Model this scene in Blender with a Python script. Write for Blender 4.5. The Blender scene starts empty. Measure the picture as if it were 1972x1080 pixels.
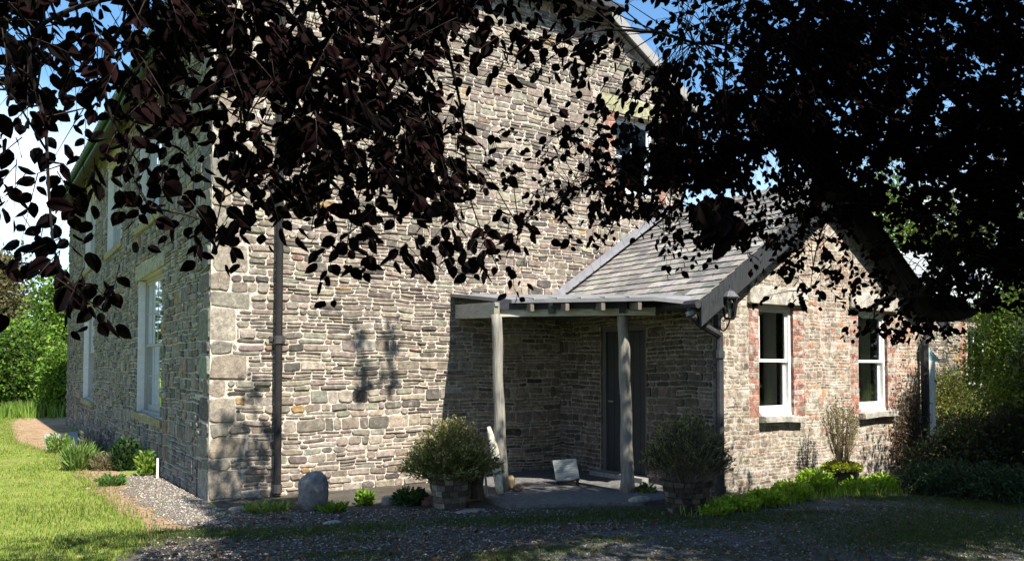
import bpy, math, random
import numpy as np
from mathutils import Vector, Matrix
rnd = random.Random(7); R = np.random.default_rng(11)
C = bpy.context.scene.collection
# ---------------------------------------------------------------- camera model (house frame: x along gable, y along side, z up)
F = 1563.0; PITCH = math.radians(2.0); CX = 986.0; HORIZ = 708.0
CAM = Vector((-2.447, -10.089, 1.6)); HEAD = math.radians(34.05)
fw = Vector((math.sin(HEAD), math.cos(HEAD), 0)); rt = Vector((math.cos(HEAD), -math.sin(HEAD), 0))
Y0 = HORIZ - F*math.tan(PITCH)
FWD = fw*math.cos(PITCH) + Vector((0,0,math.sin(PITCH))); UP = -fw*math.sin(PITCH) + Vector((0,0,math.cos(PITCH)))
def ray(x, y): return FWD + rt*((x-CX)/F) + UP*((Y0-y)/F)
def at(x, y, d):
    r = ray(x, y); return CAM + r*(d/r.dot(fw))
def ground(x, y, z=0.0):
    r = ray(x, y); return CAM + r*((z-CAM.z)/r.z)
def project(P):
    P = np.asarray(P) - np.array(CAM); a = P@np.array(FWD); 
    a = np.where(np.abs(a)<1e-4, 1e-4, a)
    return CX + F*(P@np.array(rt))/a, Y0 - F*(P@np.array(UP))/a, a
# ---------------------------------------------------------------- helpers
def tag(o, label=None, cat=None, group=None, kind=None):
    if label: o['label'] = label
    if cat: o['category'] = cat
    if group: o['group'] = group
    if kind: o['kind'] = kind
    return o
def empty(name, loc, label, cat, group=None):
    o = bpy.data.objects.new(name, None); C.objects.link(o); o.location = loc; o.empty_display_size = .2
    return tag(o, label, cat, group)
def part_parent(o, parent):
    o.parent = parent
    m = Matrix.Identity(4); p = parent
    off = Vector((0,0,0))
    while p is not None: off += p.location; p = p.parent
    o.location = -off if o.type == 'MESH' else o.location
class MB:
    def __init__(s): s.v=[]; s.f=[]; s.c=[]
    def add(s, vs, fs, col=(1,1,1)):
        b=len(s.v); s.v.extend([tuple(p) for p in vs])
        for f in fs: s.f.append(tuple(b+i for i in f)); s.c.append(col)
    def quad(s,a,b,c,d,col=(1,1,1)): s.add([a,b,c,d],[(0,1,2,3)],col)
    def box(s, o, ux, uy, uz, x0,x1,y0,y1,z0,z1, col=(1,1,1)):
        o=Vector(o); P=[]
        for z in (z0,z1):
            for (x,y) in ((x0,y0),(x1,y0),(x1,y1),(x0,y1)): P.append(o+ux*x+uy*y+uz*z)
        s.add(P,[(0,3,2,1),(4,5,6,7),(0,1,5,4),(1,2,6,5),(2,3,7,6),(3,0,4,7)],col)
    def wbox(s,x0,x1,y0,y1,z0,z1,col=(1,1,1)): s.box((0,0,0),XA,YA,ZA,x0,x1,y0,y1,z0,z1,col)
    def prism(s, poly, down, col=(1,1,1)):
        n=len(poly); P=[Vector(p) for p in poly]; Q=[p+down for p in P]
        s.add(P+Q,[tuple(range(n)),tuple(range(2*n-1,n-1,-1))]+[(i,i+n,(i+1)%n+n,(i+1)%n) for i in range(n)],col)
    def tube(s, pts, rad, n=8, col=(1,1,1), cap=True):
        pts=[Vector(p) for p in pts]
        if not hasattr(rad,'__len__'): rad=[rad]*len(pts)
        rings=[]; ref=None
        for i,p in enumerate(pts):
            t=(pts[min(i+1,len(pts)-1)]-pts[max(i-1,0)]).normalized()
            if ref is None:
                ref=Vector((1,0,0)) if abs(t.x)<.8 else Vector((0,1,0))
            a=(ref-t*ref.dot(t)).normalized(); ref=a; b=t.cross(a)
            rings.append([p+a*(rad[i]*math.cos(2*math.pi*k/n))+b*(rad[i]*math.sin(2*math.pi*k/n)) for k in range(n)])
        V=[q for r in rings for q in r]; Fs=[]
        for i in range(len(pts)-1):
            for k in range(n):
                Fs.append((i*n+k,i*n+(k+1)%n,(i+1)*n+(k+1)%n,(i+1)*n+k))
        if cap: Fs.append(tuple(range(n-1,-1,-1))); Fs.append(tuple((len(pts)-1)*n+k for k in range(n)))
        s.add(V,Fs,col)
    def lathe(s, c, prof, n=24, col=(1,1,1)):
        c=Vector(c); V=[]; Fs=[]
        for r,z in prof:
            for k in range(n): V.append(c+Vector((r*math.cos(2*math.pi*k/n), r*math.sin(2*math.pi*k/n), z)))
        for i in range(len(prof)-1):
            for k in range(n): Fs.append((i*n+k,i*n+(k+1)%n,(i+1)*n+(k+1)%n,(i+1)*n+k))
        Fs.append(tuple(range(n-1,-1,-1))); Fs.append(tuple((len(prof)-1)*n+k for k in range(n)))
        s.add(V,Fs,col)
    def build(s, name, mat, parent=None, smooth=False):
        me=bpy.data.meshes.new(name); me.from_pydata(s.v,[],s.f); me.update()
        ls=np.zeros(len(me.polygons),dtype=np.int32); me.polygons.foreach_get('loop_total',ls)
        col=np.ones((len(s.f),4)); col[:,:3]=np.array(s.c,dtype=float).reshape(-1,3)
        a=me.color_attributes.new('Col','FLOAT_COLOR','CORNER'); a.data.foreach_set('color',np.repeat(col,ls,axis=0).ravel())
        me.materials.append(mat)
        if smooth: me.polygons.foreach_set('use_smooth',[True]*len(me.polygons))
        o=bpy.data.objects.new(name,me); C.objects.link(o)
        if parent is not None: part_parent(o,parent)
        return o
XA=Vector((1,0,0)); YA=Vector((0,1,0)); ZA=Vector((0,0,1))
def np_mesh(name, V, faces_tri=None, faces_quad=None, ctri=None, cquad=None, mat=None, parent=None, smooth=False):
    """fast mesh from numpy arrays, face colours"""
    me=bpy.data.meshes.new(name); V=np.asarray(V,dtype=np.float32)
    nt=0 if faces_tri is None else len(faces_tri); nq=0 if faces_quad is None else len(faces_quad)
    me.vertices.add(len(V)); me.vertices.foreach_set('co',V.ravel())
    loops=[]; tot=[]
    if nt: loops.append(np.asarray(faces_tri).ravel()); tot+= [np.full(nt,3)]
    if nq: loops.append(np.asarray(faces_quad).ravel()); tot+= [np.full(nq,4)]
    loops=np.concatenate(loops).astype(np.int32); tot=np.concatenate(tot).astype(np.int32)
    me.loops.add(len(loops)); me.loops.foreach_set('vertex_index',loops)
    me.polygons.add(len(tot)); st=np.concatenate([[0],np.cumsum(tot)[:-1]]).astype(np.int32)
    me.polygons.foreach_set('loop_start',st)
    me.update(calc_edges=True); 
    cs=[c for c,n in ((ctri,nt),(cquad,nq)) if n]
    if cs and cs[0] is not None:
        col=np.ones((len(tot),4),dtype=np.float32); col[:,:3]=np.concatenate(cs)
        a=me.color_attributes.new('Col','FLOAT_COLOR','CORNER'); a.data.foreach_set('color',np.repeat(col,tot,axis=0).ravel())
    if smooth: me.polygons.foreach_set('use_smooth',np.ones(len(tot),dtype=bool))
    me.materials.append(mat); me.validate()
    o=bpy.data.objects.new(name,me); C.objects.link(o)
    if parent is not None: part_parent(o,parent)
    return o
# ---------------------------------------------------------------- materials
class NT:
    def __init__(s,name):
        s.m=bpy.data.materials.new(name); s.m.use_nodes=True; s.t=s.m.node_tree; s.n=s.t.nodes; s.l=s.t.links
        s.b=s.n['Principled BSDF']; s.out=s.n['Material Output']
    def new(s,t,**k):
        n=s.n.new(t)
        for a,v in k.items(): setattr(n,a,v)
        return n
    def link(s,a,b): s.l.new(a,b)
    def coord(s,scale=(1,1,1)):
        g=s.new('ShaderNodeNewGeometry'); mp=s.new('ShaderNodeMapping'); mp.inputs['Scale'].default_value=scale
        s.link(g.outputs['Position'],mp.inputs['Vector']); return mp.outputs[0]
    def noise(s,scale,detail=4,rough=.55,vec=None,dist=0):
        n=s.new('ShaderNodeTexNoise'); n.inputs['Scale'].default_value=scale; n.inputs['Detail'].default_value=detail
        n.inputs['Roughness'].default_value=rough; n.inputs['Distortion'].default_value=dist
        s.link(vec if vec is not None else s.coord(),n.inputs['Vector']); return n.outputs['Fac']
    def ramp(s,fac,stops):
        r=s.new('ShaderNodeValToRGB'); e=r.color_ramp.elements
        while len(e)<len(stops): e.new(.5)
        for k,(p,c) in enumerate(stops): e[k].position=p; e[k].color=(c if len(c)==4 else (*c,1))
        s.link(fac,r.inputs[0]); return r.outputs[0]
    def mix(s,fac,a,b,mode='MIX'):
        m=s.new('ShaderNodeMix',data_type='RGBA',blend_type=mode)
        for i,v in ((0,fac),(6,a),(7,b)):
            if isinstance(v,(int,float)): m.inputs[i].default_value=v
            elif isinstance(v,tuple): m.inputs[i].default_value=(*v,1) if len(v)==3 else v
            else: s.link(v,m.inputs[i])
        return m.outputs[2]
    def bump(s,h,strength=.4,dist=.01):
        b=s.new('ShaderNodeBump'); b.inputs['Strength'].default_value=strength; b.inputs['Distance'].default_value=dist
        s.link(h,b.inputs['Height']); s.link(b.outputs[0],s.b.inputs['Normal'])
    def col(s,c):
        if isinstance(c,tuple): s.b.inputs['Base Color'].default_value=(*c,1)
        else: s.link(c,s.b.inputs['Base Color'])
    def rough(s,r): s.b.inputs['Roughness'].default_value=r
    def attr(s):
        a=s.new('ShaderNodeVertexColor',layer_name='Col'); return a.outputs[0]
def g3(v): return (v,v,v)
def masonry(name, lich=.5, lime=0.0, stain=.5, smear=.55):
    n=NT(name); c=n.attr()
    c=n.mix(1.0,c,n.ramp(n.noise(14,5,.65),[(.25,g3(.38)),(.55,g3(1.0)),(.8,g3(1.55))]),'MULTIPLY')
    c=n.mix(1.0,c,n.ramp(n.noise(70,4,.7),[(.25,g3(.6)),(.75,g3(1.35))]),'MULTIPLY')
    c=n.mix(n.ramp(n.noise(6,7,.72),[(.6,g3(0)),(.72,g3(lich))]),c,(.42,.39,.33))
    c=n.mix(n.ramp(n.noise(1.1,5,.6),[(.52,g3(0)),(.75,g3(stain))]),c,(.09,.08,.075))
    c=n.mix(n.ramp(n.noise(9,9,.8,dist=.6),[(.56,g3(0)),(.64,g3(smear))]),c,(.50,.46,.40))
    c=n.mix(n.ramp(n.noise(26,5,.75,dist=.3),[(.63,g3(0)),(.70,g3(.75))]),c,(.035,.03,.027))
    if lime>0: c=n.mix(n.ramp(n.noise(5.5,8,.75,dist=.4),[(.5,g3(0)),(.6,g3(lime))]),c,(.6,.56,.5))
    n.col(c); n.rough(.92); n.b.inputs['Specular IOR Level'].default_value=.2
    h=n.mix(.5,n.noise(45,6,.7),n.noise(12,4,.6)); n.bump(h,.9,.02); return n.m
def attr_mat(name, rough=.8, nz=20, amp=.35, bump=.3, bd=.01, spec=.3, stretch=(1,1,1), metal=0):
    n=NT(name); v=n.coord(stretch)
    c=n.mix(1.0,n.attr(),n.ramp(n.noise(nz,6,.65,vec=v),[(.25,g3(1-amp)),(.75,g3(1+amp))]),'MULTIPLY')
    n.col(c); n.rough(rough); n.b.inputs['Specular IOR Level'].default_value=spec; n.b.inputs['Metallic'].default_value=metal
    n.bump(n.noise(nz*2,5,.6,vec=v),bump,bd); return n.m
def leaf_mat(name, trans=.35, rough=.5, spec=.3):
    n=NT(name); c=n.attr(); n.col(c); n.rough(rough); n.b.inputs['Specular IOR Level'].default_value=spec
    t=n.new('ShaderNodeBsdfTranslucent'); n.link(c,t.inputs[0]); m=n.new('ShaderNodeMixShader'); m.inputs[0].default_value=trans
    n.link(n.b.outputs[0],m.inputs[1]); n.link(t.outputs[0],m.inputs[2]); n.link(m.outputs[0],n.out.inputs[0]); return n.m
M={}
M['gable']=masonry('rubble_stone',.55,0,.28); M['side']=masonry('side_rubble_stone',.3,0,.25); M['wing']=masonry('patched_rubble',.35,.6,.3,.8)
M['wood']=attr_mat('weathered_wood',.85,9,.5,.5,.01,.2,(6,6,.5)); M['beam']=attr_mat('weathered_beam',.85,10,.45,.4,.01,.2,(.7,.7,7))
M['paint']=attr_mat('aged_paint',.5,12,.12,.1,.004,.4); M['iron']=attr_mat('painted_iron',.6,18,.45,.3,.005,.25)
M['slate']=attr_mat('roof_slate',.65,16,.4,.4,.006,.4); M['lead']=attr_mat('lead_sheet',.5,5,.25,.3,.01,.5)
M['leaf']=leaf_mat('green_leaf',.38,.5,.3); M['beech']=leaf_mat('copper_leaf',.03,.75,.04); M['bark']=attr_mat('bark',.9,14,.5,.8,.02,.15,(1,1,.35))
M['stone']=attr_mat('rough_stone',.9,16,.5,.8,.02,.2); M['cloth']=attr_mat('curtain_cloth',.9,30,.1,.05,.002,.1)
n=NT('window_glass'); n.b.inputs['Base Color'].default_value=(.02,.025,.03,1); n.rough(.04)
tr=n.new('ShaderNodeBsdfTransparent'); gl=n.new('ShaderNodeBsdfGlossy'); gl.inputs['Roughness'].default_value=.03; gl.inputs[0].default_value=(.9,.95,1,1)
fr=n.new('ShaderNodeFresnel'); fr.inputs[0].default_value=1.5; mx=n.new('ShaderNodeMixShader')
n.link(fr.outputs[0],mx.inputs[0]); n.link(tr.outputs[0],mx.inputs[1]); n.link(gl.outputs[0],mx.inputs[2]); n.link(mx.outputs[0],n.out.inputs[0]); M['glass']=n.m
# ---------------------------------------------------------------- masonry walls
def sub_rects(rects, holes, mn=.035):
    for (a0,b0,a1,b1) in holes:
        out=[]
        for r in rects:
            u0,v0,u1,v1=r[:4]
            if u1<=a0 or u0>=a1 or v1<=b0 or v0>=b1: out.append(r); continue
            if v0<b0: out.append((u0,v0,u1,b0))
            if v1>b1: out.append((u0,b1,u1,v1))
            w0=max(v0,b0); w1=min(v1,b1)
            if u0<a0: out.append((u0,w0,a0,w1))
            if u1>a1: out.append((a1,w0,u1,w1))
        rects=[r for r in out if r[2]-r[0]>mn and r[3]-r[1]>mn*.8]
    return rects
def layout(w,h,rng,H=(.1,.2),W=(.3,.95),sw=(.12,.38)):
    out=[]; v=0
    while v<h:
        hh=rng.uniform(*H); u=-rng.uniform(0,.3)
        while u<w:
            ww=rng.uniform(*W); p=rng.random()
            if p<.22: rows=[0,1]
            elif p<.75: k=rng.uniform(.35,.65); rows=[0,k,1]
            else: rows=[0,rng.uniform(.25,.38),rng.uniform(.6,.72),1]
            if hh<.12: rows=[0,1] if rng.random()<.5 else [0,.5,1]
            for i in range(len(rows)-1):
                a=u
                rh=(rows[i+1]-rows[i])*hh
                while a<u+ww-.01:
                    b=a+rng.uniform(*sw)*(1 if rh<.1 else .85)
                    if u+ww-b<.09: b=u+ww
                    b=min(b,u+ww); r=(max(a,0),v+rows[i]*hh,min(b,w),v+rows[i+1]*hh)
                    if r[2]-r[0]>.03 and r[3]<h+.02: out.append(r)
                    a=b
            u+=ww
        v+=hh
    return out
def bricks(u0,v0,u1,v1,rng,bh=.073):
    out=[]; v=v0; k=0
    while v<v1-.03:
        u=u0
        e=[.11,.215] if k%2 else [.215,.11]; i=0
        while u<u1-.02:
            b=min(u+e[i%2],u1); out.append((u,v,b,min(v+bh,v1))); u=b; i+=1
        v+=bh; k+=1
    return out
def warp(u,v,s): return (.006*math.sin(v*7+s)+.004*math.sin(v*19+u*3), .009*math.sin(u*1.7+s+v*.8)+.005*math.sin(u*5.3+v*2+s*2)+.004*math.sin(u*13+v*3))
def stone(mb,P,r,rng,col,gap=.008,dmin=.006,dmax=.02,rd=.02,s=0,wp=1,kj=None):
    u0,v0,u1,v1=r; g=gap*rng.uniform(.7,1.3); u0+=g;u1-=g;v0+=g;v1-=g
    if u1-u0<.015 or v1-v0<.012: return
    w=u1-u0;h=v1-v0; c=min(rd*rng.uniform(.5,1.4),w*.35,h*.42); j=lambda k:rng.uniform(-k,k)
    k=kj or min(.006,h*.12)
    base=[(u0+c,v0),(u0+w*.5,v0),(u1-c,v0),(u1,v0+c),(u1,v1-c),(u1-c,v1),(u0+w*.5,v1),(u0+c,v1),(u0,v1-c),(u0,v0+c)]
    base=[(a+j(k),b+j(k)) for a,b in base]
    cu,cv=(u0+u1)/2,(v0+v1)/2; d=rng.uniform(dmin,dmax); tu,tv=j(.02),j(.04)
    an=rng.gauss(0,.022)*(1 if w<.35 else .5); pr=rng.choice((0,0,0,0,.006,.012)) if dmax>.015 else 0
    def q(a,b,dd):
        a,b=a-(b-cv)*an,b+(a-cu)*an
        du,dv=warp(a,b,s); return P(a+du*wp,b+dv*wp,dd)
    ins=min(.010,h*.2,w*.2)
    top=[(a+(cu-a)/max(abs(cu-a),1e-3)*ins*min(1,abs(cu-a)/(w*.3)),b+(cv-b)/max(abs(cv-b),1e-3)*ins*min(1,abs(cv-b)/(h*.3))) for a,b in base]
    V=[q(a,b,-.006) for a,b in base]+[q(a,b,(d+pr)*.7) for a,b in base]+[q(a,b,d+pr+(a-cu)*tu+(b-cv)*tv) for a,b in top]
    Fs=[(i,(i+1)%10,(i+1)%10+10,i+10) for i in range(10)]+[(i+10,(i+1)%10+10,(i+1)%10+20,i+20) for i in range(10)]+[tuple(range(20,30))]
    mb.add(V,Fs,col)
def pick(pal,rng,jit=.18):
    t=sum(p[1] for p in pal); x=rng.random()*t
    for c,w in pal:
        x-=w
        if x<=0: break
    k=1+rng.uniform(-jit,jit); return tuple(max(.005,a*k*(1+rng.uniform(-.05,.05))) for a in c)
def wall(name,O,U,N,w,topf,breaks,openings,rects,parent,mat,pal,mortar,seed=1,gap=.008,dmax=.02,extra=(),rdep=.22,wp=1,dmin=.004):
    O=Vector(O); mb=MB(); rng=random.Random(seed)
    P=lambda u,v,d: O+U*u+ZA*v+N*d
    us=sorted(set([0,w]+list(breaks)+[o[0] for o in openings]+[o[2] for o in openings]))
    for a,b in zip(us[:-1],us[1:]):
        ops=sorted([o for o in openings if o[0]<b-1e-6 and o[2]>a+1e-6],key=lambda o:o[1]); v=0
        for o in ops:
            if o[1]>v+1e-6: mb.quad(P(a,v,0),P(b,v,0),P(b,o[1],0),P(a,o[1],0),mortar)
            v=o[3]
        mb.quad(P(a,v,0),P(b,v,0),P(b,topf(b),0),P(a,topf(a),0),mortar)
    for o in openings:
        u0,v0,u1,v1=o[:4]; rc=o[4] if len(o)>4 else mortar
        mb.quad(P(u0,v0,0),P(u0,v1,0),P(u0,v1,-rdep),P(u0,v0,-rdep),rc); mb.quad(P(u1,v0,0),P(u1,v0,-rdep),P(u1,v1,-rdep),P(u1,v1,0),rc)
        mb.quad(P(u0,v1,0),P(u1,v1,0),P(u1,v1,-rdep),P(u0,v1,-rdep),rc); mb.quad(P(u0,v0,0),P(u0,v0,-rdep),P(u1,v0,-rdep),P(u1,v0,0),rc)
    for r in rects:
        t=min(topf(r[0]),topf(r[2]))-.01
        if r[1]>t-.03: continue
        r=(r[0],r[1],r[2],min(r[3],t))
        cu,cv=(r[0]+r[2])/2,(r[1]+r[3])/2
        pl=pal(cu,cv,rng) if callable(pal) else pal
        stone(mb,P,r,rng,pick(pl,rng),gap,dmin,dmax,s=seed,wp=wp)
    for r,col,kw in extra: stone(mb,P,r,rng,col,**kw)
    return mb.build(name,mat,parent)
# ================================================================ HOUSE
house=empty('stone_farmhouse',(0,0,0),'old grey-brown rubble stone farmhouse with slate roofs, white sash windows and a posted corner porch','house')
EV=6.35; SL=.62; SA=4.0; HW=8.0; HIP=7.45; LEN=16.0
def gtop(u):
    z=EV+SL*min(u,HW-u); return min(z,HIP)-.06
hx=(HIP-EV)/SL
GP=[((.285,.238,.188),5),((.225,.19,.155),5),((.34,.29,.232),4),((.15,.13,.112),3.2),((.25,.20,.168),1.6),((.255,.24,.19),1.4),((.09,.078,.068),.45),((.36,.245,.12),.22),((.38,.33,.26),1.6),((.29,.18,.135),.2)]
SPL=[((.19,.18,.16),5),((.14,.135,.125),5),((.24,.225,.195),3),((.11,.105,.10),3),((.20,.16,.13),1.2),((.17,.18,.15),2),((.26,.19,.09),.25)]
MORT=(.61,.54,.46)
rg=random.Random(3)
# gable wall, upper window u 6.45..7.35 z 4.5..5.8
quo=[]; v=.0; k=0
qc=[(.31,.27,.215),(.25,.23,.185),(.36,.32,.26),(.28,.235,.185),(.22,.205,.17),(.33,.275,.21)]
for hh,wd in [(.36,.44),(.14,.30),(.26,.5),(.18,.26),(.30,.36),(.22,.24),(.30,.52),(.16,.3),(.40,.36),(.20,.56),(.24,.26),(.36,.52),(.15,.3),(.30,.44),(.22,.26),(.42,.48),(.2,.3),(.34,.5),(.24,.3),(.3,.46),(.2,.28),(.36,.5),(.26,.34),(.3,.44),(.3,.3)]:
    if v+hh>6.2: break
    quo.append((0.0,v,wd*.86,v+hh)); v+=hh
winU=(6.45,4.5,7.35,5.8)
brz=[(6.2,4.35,6.45,5.85),(7.35,4.35,7.6,5.85)]
lin=(6.1,5.82,7.68,6.12)
base=layout(HW,7.6,rg,H=(.08,.175),sw=(.10,.36))
holes=quo+[winU]+brz+[lin]
rects=sub_rects(base,holes)
bpal=[((.38,.19,.14),5),((.32,.15,.11),4),((.42,.29,.23),2),((.36,.31,.25),1.5)]
ex=[(q,qc[(i*i+i//2)%6],dict(gap=.009,dmin=.004,dmax=.018,rd=.03,s=1,kj=.014)) for i,q in enumerate(quo)]
for z in brz: ex+=[(b,pick(bpal,rg),dict(gap=.005,dmin=.004,dmax=.010,rd=.008)) for b in bricks(*z,rg)]
ex.append((lin,(.34,.33,.20),dict(gap=.01,dmin=.02,dmax=.03,rd=.03)))
wall('gable_wall',(0,0,0),XA,-YA,HW,gtop,[hx,SA,HW-hx],[winU+((.3,.2,.15),)],rects,house,M['gable'],GP,MORT,seed=2,extra=ex,dmax=.019,gap=.0075)
# left long facade: u along +y, normal -x
GW=[(2.85,.86,4.85,3.08),(10.4,.86,12.3,3.08)]; UW=[(3.1,4.0,4.9,5.75),(6.75,4.0,8.6,5.75),(10.5,4.0,12.3,5.75)]
rg=random.Random(5); holes=[]; ex=[]
for o in GW+UW:
    holes.append(o)
    s=(o[0]-.12,o[1]-.13,o[2]+.12,o[1]); holes.append(s); ex.append((s,(.25,.235,.14),dict(gap=.004,dmin=.05,dmax=.06,rd=.01)))
    t=(o[0]-.2,o[3],o[2]+.2,o[3]+.24); holes.append(t); ex.append((t,(.28,.28,.20),dict(gap=.004,dmin=.02,dmax=.03,rd=.02)))
q2=[(0.0,a[1],.32+.18*(i%2==0),a[3]) for i,a in enumerate(quo)]
holes+=q2; ex+=[(q,pick(SPL,rg),dict(gap=.012,dmin=.008,dmax=.02,rd=.05,s=1)) for q in q2]
rects=sub_rects(layout(LEN,6.4,rg,H=(.12,.24),W=(.3,.9),sw=(.12,.36)),holes)
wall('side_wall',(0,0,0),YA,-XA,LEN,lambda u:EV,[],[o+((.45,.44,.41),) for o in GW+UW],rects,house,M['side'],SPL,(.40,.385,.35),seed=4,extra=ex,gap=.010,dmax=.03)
# plain back and right walls
mb=MB(); mb.add([(0,LEN,0),(HW,LEN,0),(HW,LEN,EV),(SA,LEN,EV+SL*4),(0,LEN,EV)],[(0,1,2,3,4)],(.25,.22,.18)); mb.quad((HW,0,0),(HW,LEN,0),(HW,LEN,EV),(HW,0,EV),(.25,.22,.18))
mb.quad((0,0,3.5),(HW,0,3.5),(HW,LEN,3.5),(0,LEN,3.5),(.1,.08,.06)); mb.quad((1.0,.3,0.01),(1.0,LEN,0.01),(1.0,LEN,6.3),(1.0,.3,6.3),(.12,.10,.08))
mb.build('back_wall',M['side'],house)
# ---- wing
WX=5.28; WY=-3.12; WW=4.7; WE=2.42; WS=.66; EO=.45; FO=.2; RID=WX+WW/2; RZ=WE+(RID-WX+EO)*WS; WXR=WX+WW
def wtop(u): return WE-.10+WS*(min(u,WW-u)+EO)-.05
ow=[(.87,.965,1.58,2.43),(3.07,.965,3.81,2.43)]
rg=random.Random(9); holes=[];ex=[]
for o in ow:
    for z in ((o[0]-.2,o[1]-.02,o[0],o[3]),(o[2],o[1]-.02,o[2]+.24,o[3])):
        holes.append(z); ex+=[(b,pick(bpal,rg,.3),dict(gap=.004,dmin=.002,dmax=.008,rd=.008)) for b in bricks(*z,rg)]
    t=(o[0]-.22,o[3],o[2]+.26,o[3]+.25); holes.append(t); ex.append((t,(.40,.37,.32),dict(gap=.006,dmin=.05,dmax=.06,rd=.02)))
    s=(o[0]-.02,o[1]-.10,o[2]+.14,o[1]-.002); holes.append(s); ex.append((s,(.36,.34,.30),dict(gap=.004,dmin=.09,dmax=.10,rd=.01)))
    holes.append(o)
z=(3.95,.1,WW,2.3); 
WPAL=[((.27,.205,.155),4),((.31,.25,.19),4),((.38,.32,.25),3),((.20,.155,.115),2.5),((.33,.21,.155),1.0),((.30,.29,.21),1)]
WBR=[((.40,.20,.13),5),((.46,.26,.15),4),((.28,.2,.15),3),((.34,.28,.22),2)]
def wpal(u,v,r):
    if u>3.8 and v<2.4: return WBR if r.random()<.95 else WPAL
    if 1.7<u<2.3 and v>.9: return WBR if r.random()<.35 else WPAL
    if 2.55<u<2.9: return WBR if r.random()<.5 else WPAL
    return WPAL
rects=sub_rects(layout(WW,3.9,rg,H=(.07,.13),W=(.2,.6),sw=(.07,.2)),holes,.025)
wall('wing_wall',(WX,WY,0),XA,-YA,WW,wtop,[WW/2],[o+((.24,.10,.08),) for o in ow],rects,house,M['wing'],wpal,(.46,.41,.34),seed=6,extra=ex,gap=.008,dmax=.007,dmin=.001,rdep=.16)
# wing side wall (towards the porch) u along -y from gable: door 0.95..1.93
rg=random.Random(12); do=(.97,.12,1.93,2.2)
rects=sub_rects(layout(3.12,2.6,rg),[do])
SWP=[((.13,.11,.09),5),((.10,.085,.07),4),((.17,.14,.115),3),((.075,.065,.058),2)]  # wall tints darkened to stand in for the porch shade
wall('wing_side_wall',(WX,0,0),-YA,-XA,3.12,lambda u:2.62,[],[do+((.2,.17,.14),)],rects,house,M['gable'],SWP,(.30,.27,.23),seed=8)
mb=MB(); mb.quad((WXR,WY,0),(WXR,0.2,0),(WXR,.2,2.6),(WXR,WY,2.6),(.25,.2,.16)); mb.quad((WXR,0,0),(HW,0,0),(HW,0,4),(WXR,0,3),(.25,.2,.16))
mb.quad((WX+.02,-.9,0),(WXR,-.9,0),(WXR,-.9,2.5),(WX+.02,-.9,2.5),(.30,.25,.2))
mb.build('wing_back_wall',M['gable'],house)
# ---- windows
def window(O,U,N,w,h,name_label,nx=1,ny=1,depth=.12,fcol=(.78,.78,.76),curtain=None,jamb=.07,th=.035,bar=.022):
    """O lower-left corner on wall face; frame sits 'depth' in"""
    O=Vector(O); fr=MB(); B=lambda mb,u0,u1,d0,d1,v0,v1,c=fcol: mb.box(O,U,N,ZA,u0,u1,d0,d1,v0,v1,c)
    d0,d1=-depth-.09,-depth
    B(fr,.003,jamb,d0,d1,.003,h-.003); B(fr,w-jamb,w-.003,d0,d1,.003,h-.003); B(fr,jamb,w-jamb,d0,d1,h-jamb,h-.003); B(fr,jamb,w-jamb,d0,d1+.04,.003,jamb*.8)
    f=fr.build('window',M['paint'],house)
    if name_label: f['label']=name_label
    mid=h*.5; st=.045
    for lo in (0,1):
        s=MB(); a0=jamb+.002; a1=w-jamb-.002
        b0,b1=(jamb*.8+.002,mid+.02) if lo==0 else (mid-.02,h-jamb-.002)
        e0,e1=(d1-.02-th,d1-.02) if lo==1 else (d1-.085,d1-.058)
        if lo==0: e0,e1=d1-.057-th*.8,d1-.057
        bot=.09 if lo==0 else .04
        B(s,a0,a0+st,e0,e1,b0,b1);B(s,a1-st,a1,e0,e1,b0,b1);B(s,a0+st,a1-st,e0,e1,b0,b0+bot);B(s,a0+st,a1-st,e0,e1,b1-.04,b1)
        for i in range(1,nx):
            c=a0+st+(a1-a0-2*st)*i/nx; B(s,c-bar/2,c+bar/2,e0+.002,e1-.002,b0+bot,b1-.04)
        for i in range(1,ny):
            c=b0+bot+(b1-.04-b0-bot)*i/ny; B(s,a0+st,a1-st,e0+.004,e1-.004,c-bar/2,c+bar/2)
        s.build('sash',M['paint'],f)
        g=MB(); e=(e0+e1)/2; q=lambda u,v: O+U*u+N*e+ZA*v
        g.quad(q(a0+st,b0+bot),q(a1-st,b0+bot),q(a1-st,b1-.04),q(a0+st,b1-.04)); g.build('pane',M['glass'],f)
    if curtain:
        s=MB(); n=40
        for (c0,c1) in curtain:
            P=[]
            for i in range(n+1):
                u=c0+(c1-c0)*i/n; d=d0-.06+.022*math.sin(i*1.25)+.01*math.sin(i*.5)
                P+= [O+U*u+N*d+ZA*.05, O+U*u+N*d+ZA*(h-.02)]
            s.add(P,[(2*i,2*i+2,2*i+3,2*i+1) for i in range(n)],(.85,.83,.75)); s.build('curtain',M['cloth'],f); s=MB()
    return f
for o in ow: window((WX+o[0],WY,o[1]),XA,-YA,o[2]-o[0],o[3]-o[1],None,1,1,.045,(.82,.82,.80),[(.33,.60)],jamb=.05)
for o in GW: window((0,o[0],o[1]),YA,-XA,o[2]-o[0],o[3]-o[1],'tall ground floor sash window with grey frame and small panes',4,2,.10,(.28,.28,.27),None,.045,th=.014,bar=.026)
for o in UW: window((0,o[0],o[1]),YA,-XA,o[2]-o[0],o[3]-o[1],'upper sash window above a lichened sill',4,2,.10,(.32,.33,.34),[(.1,.4)],.05,th=.014,bar=.026)
window((winU[0],0,winU[1]),XA,-YA,.9,1.3,'brick-edged window high in the gable behind leaves',2,1,.10,(.6,.64,.7),[(.1,.3)],.06)
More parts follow.
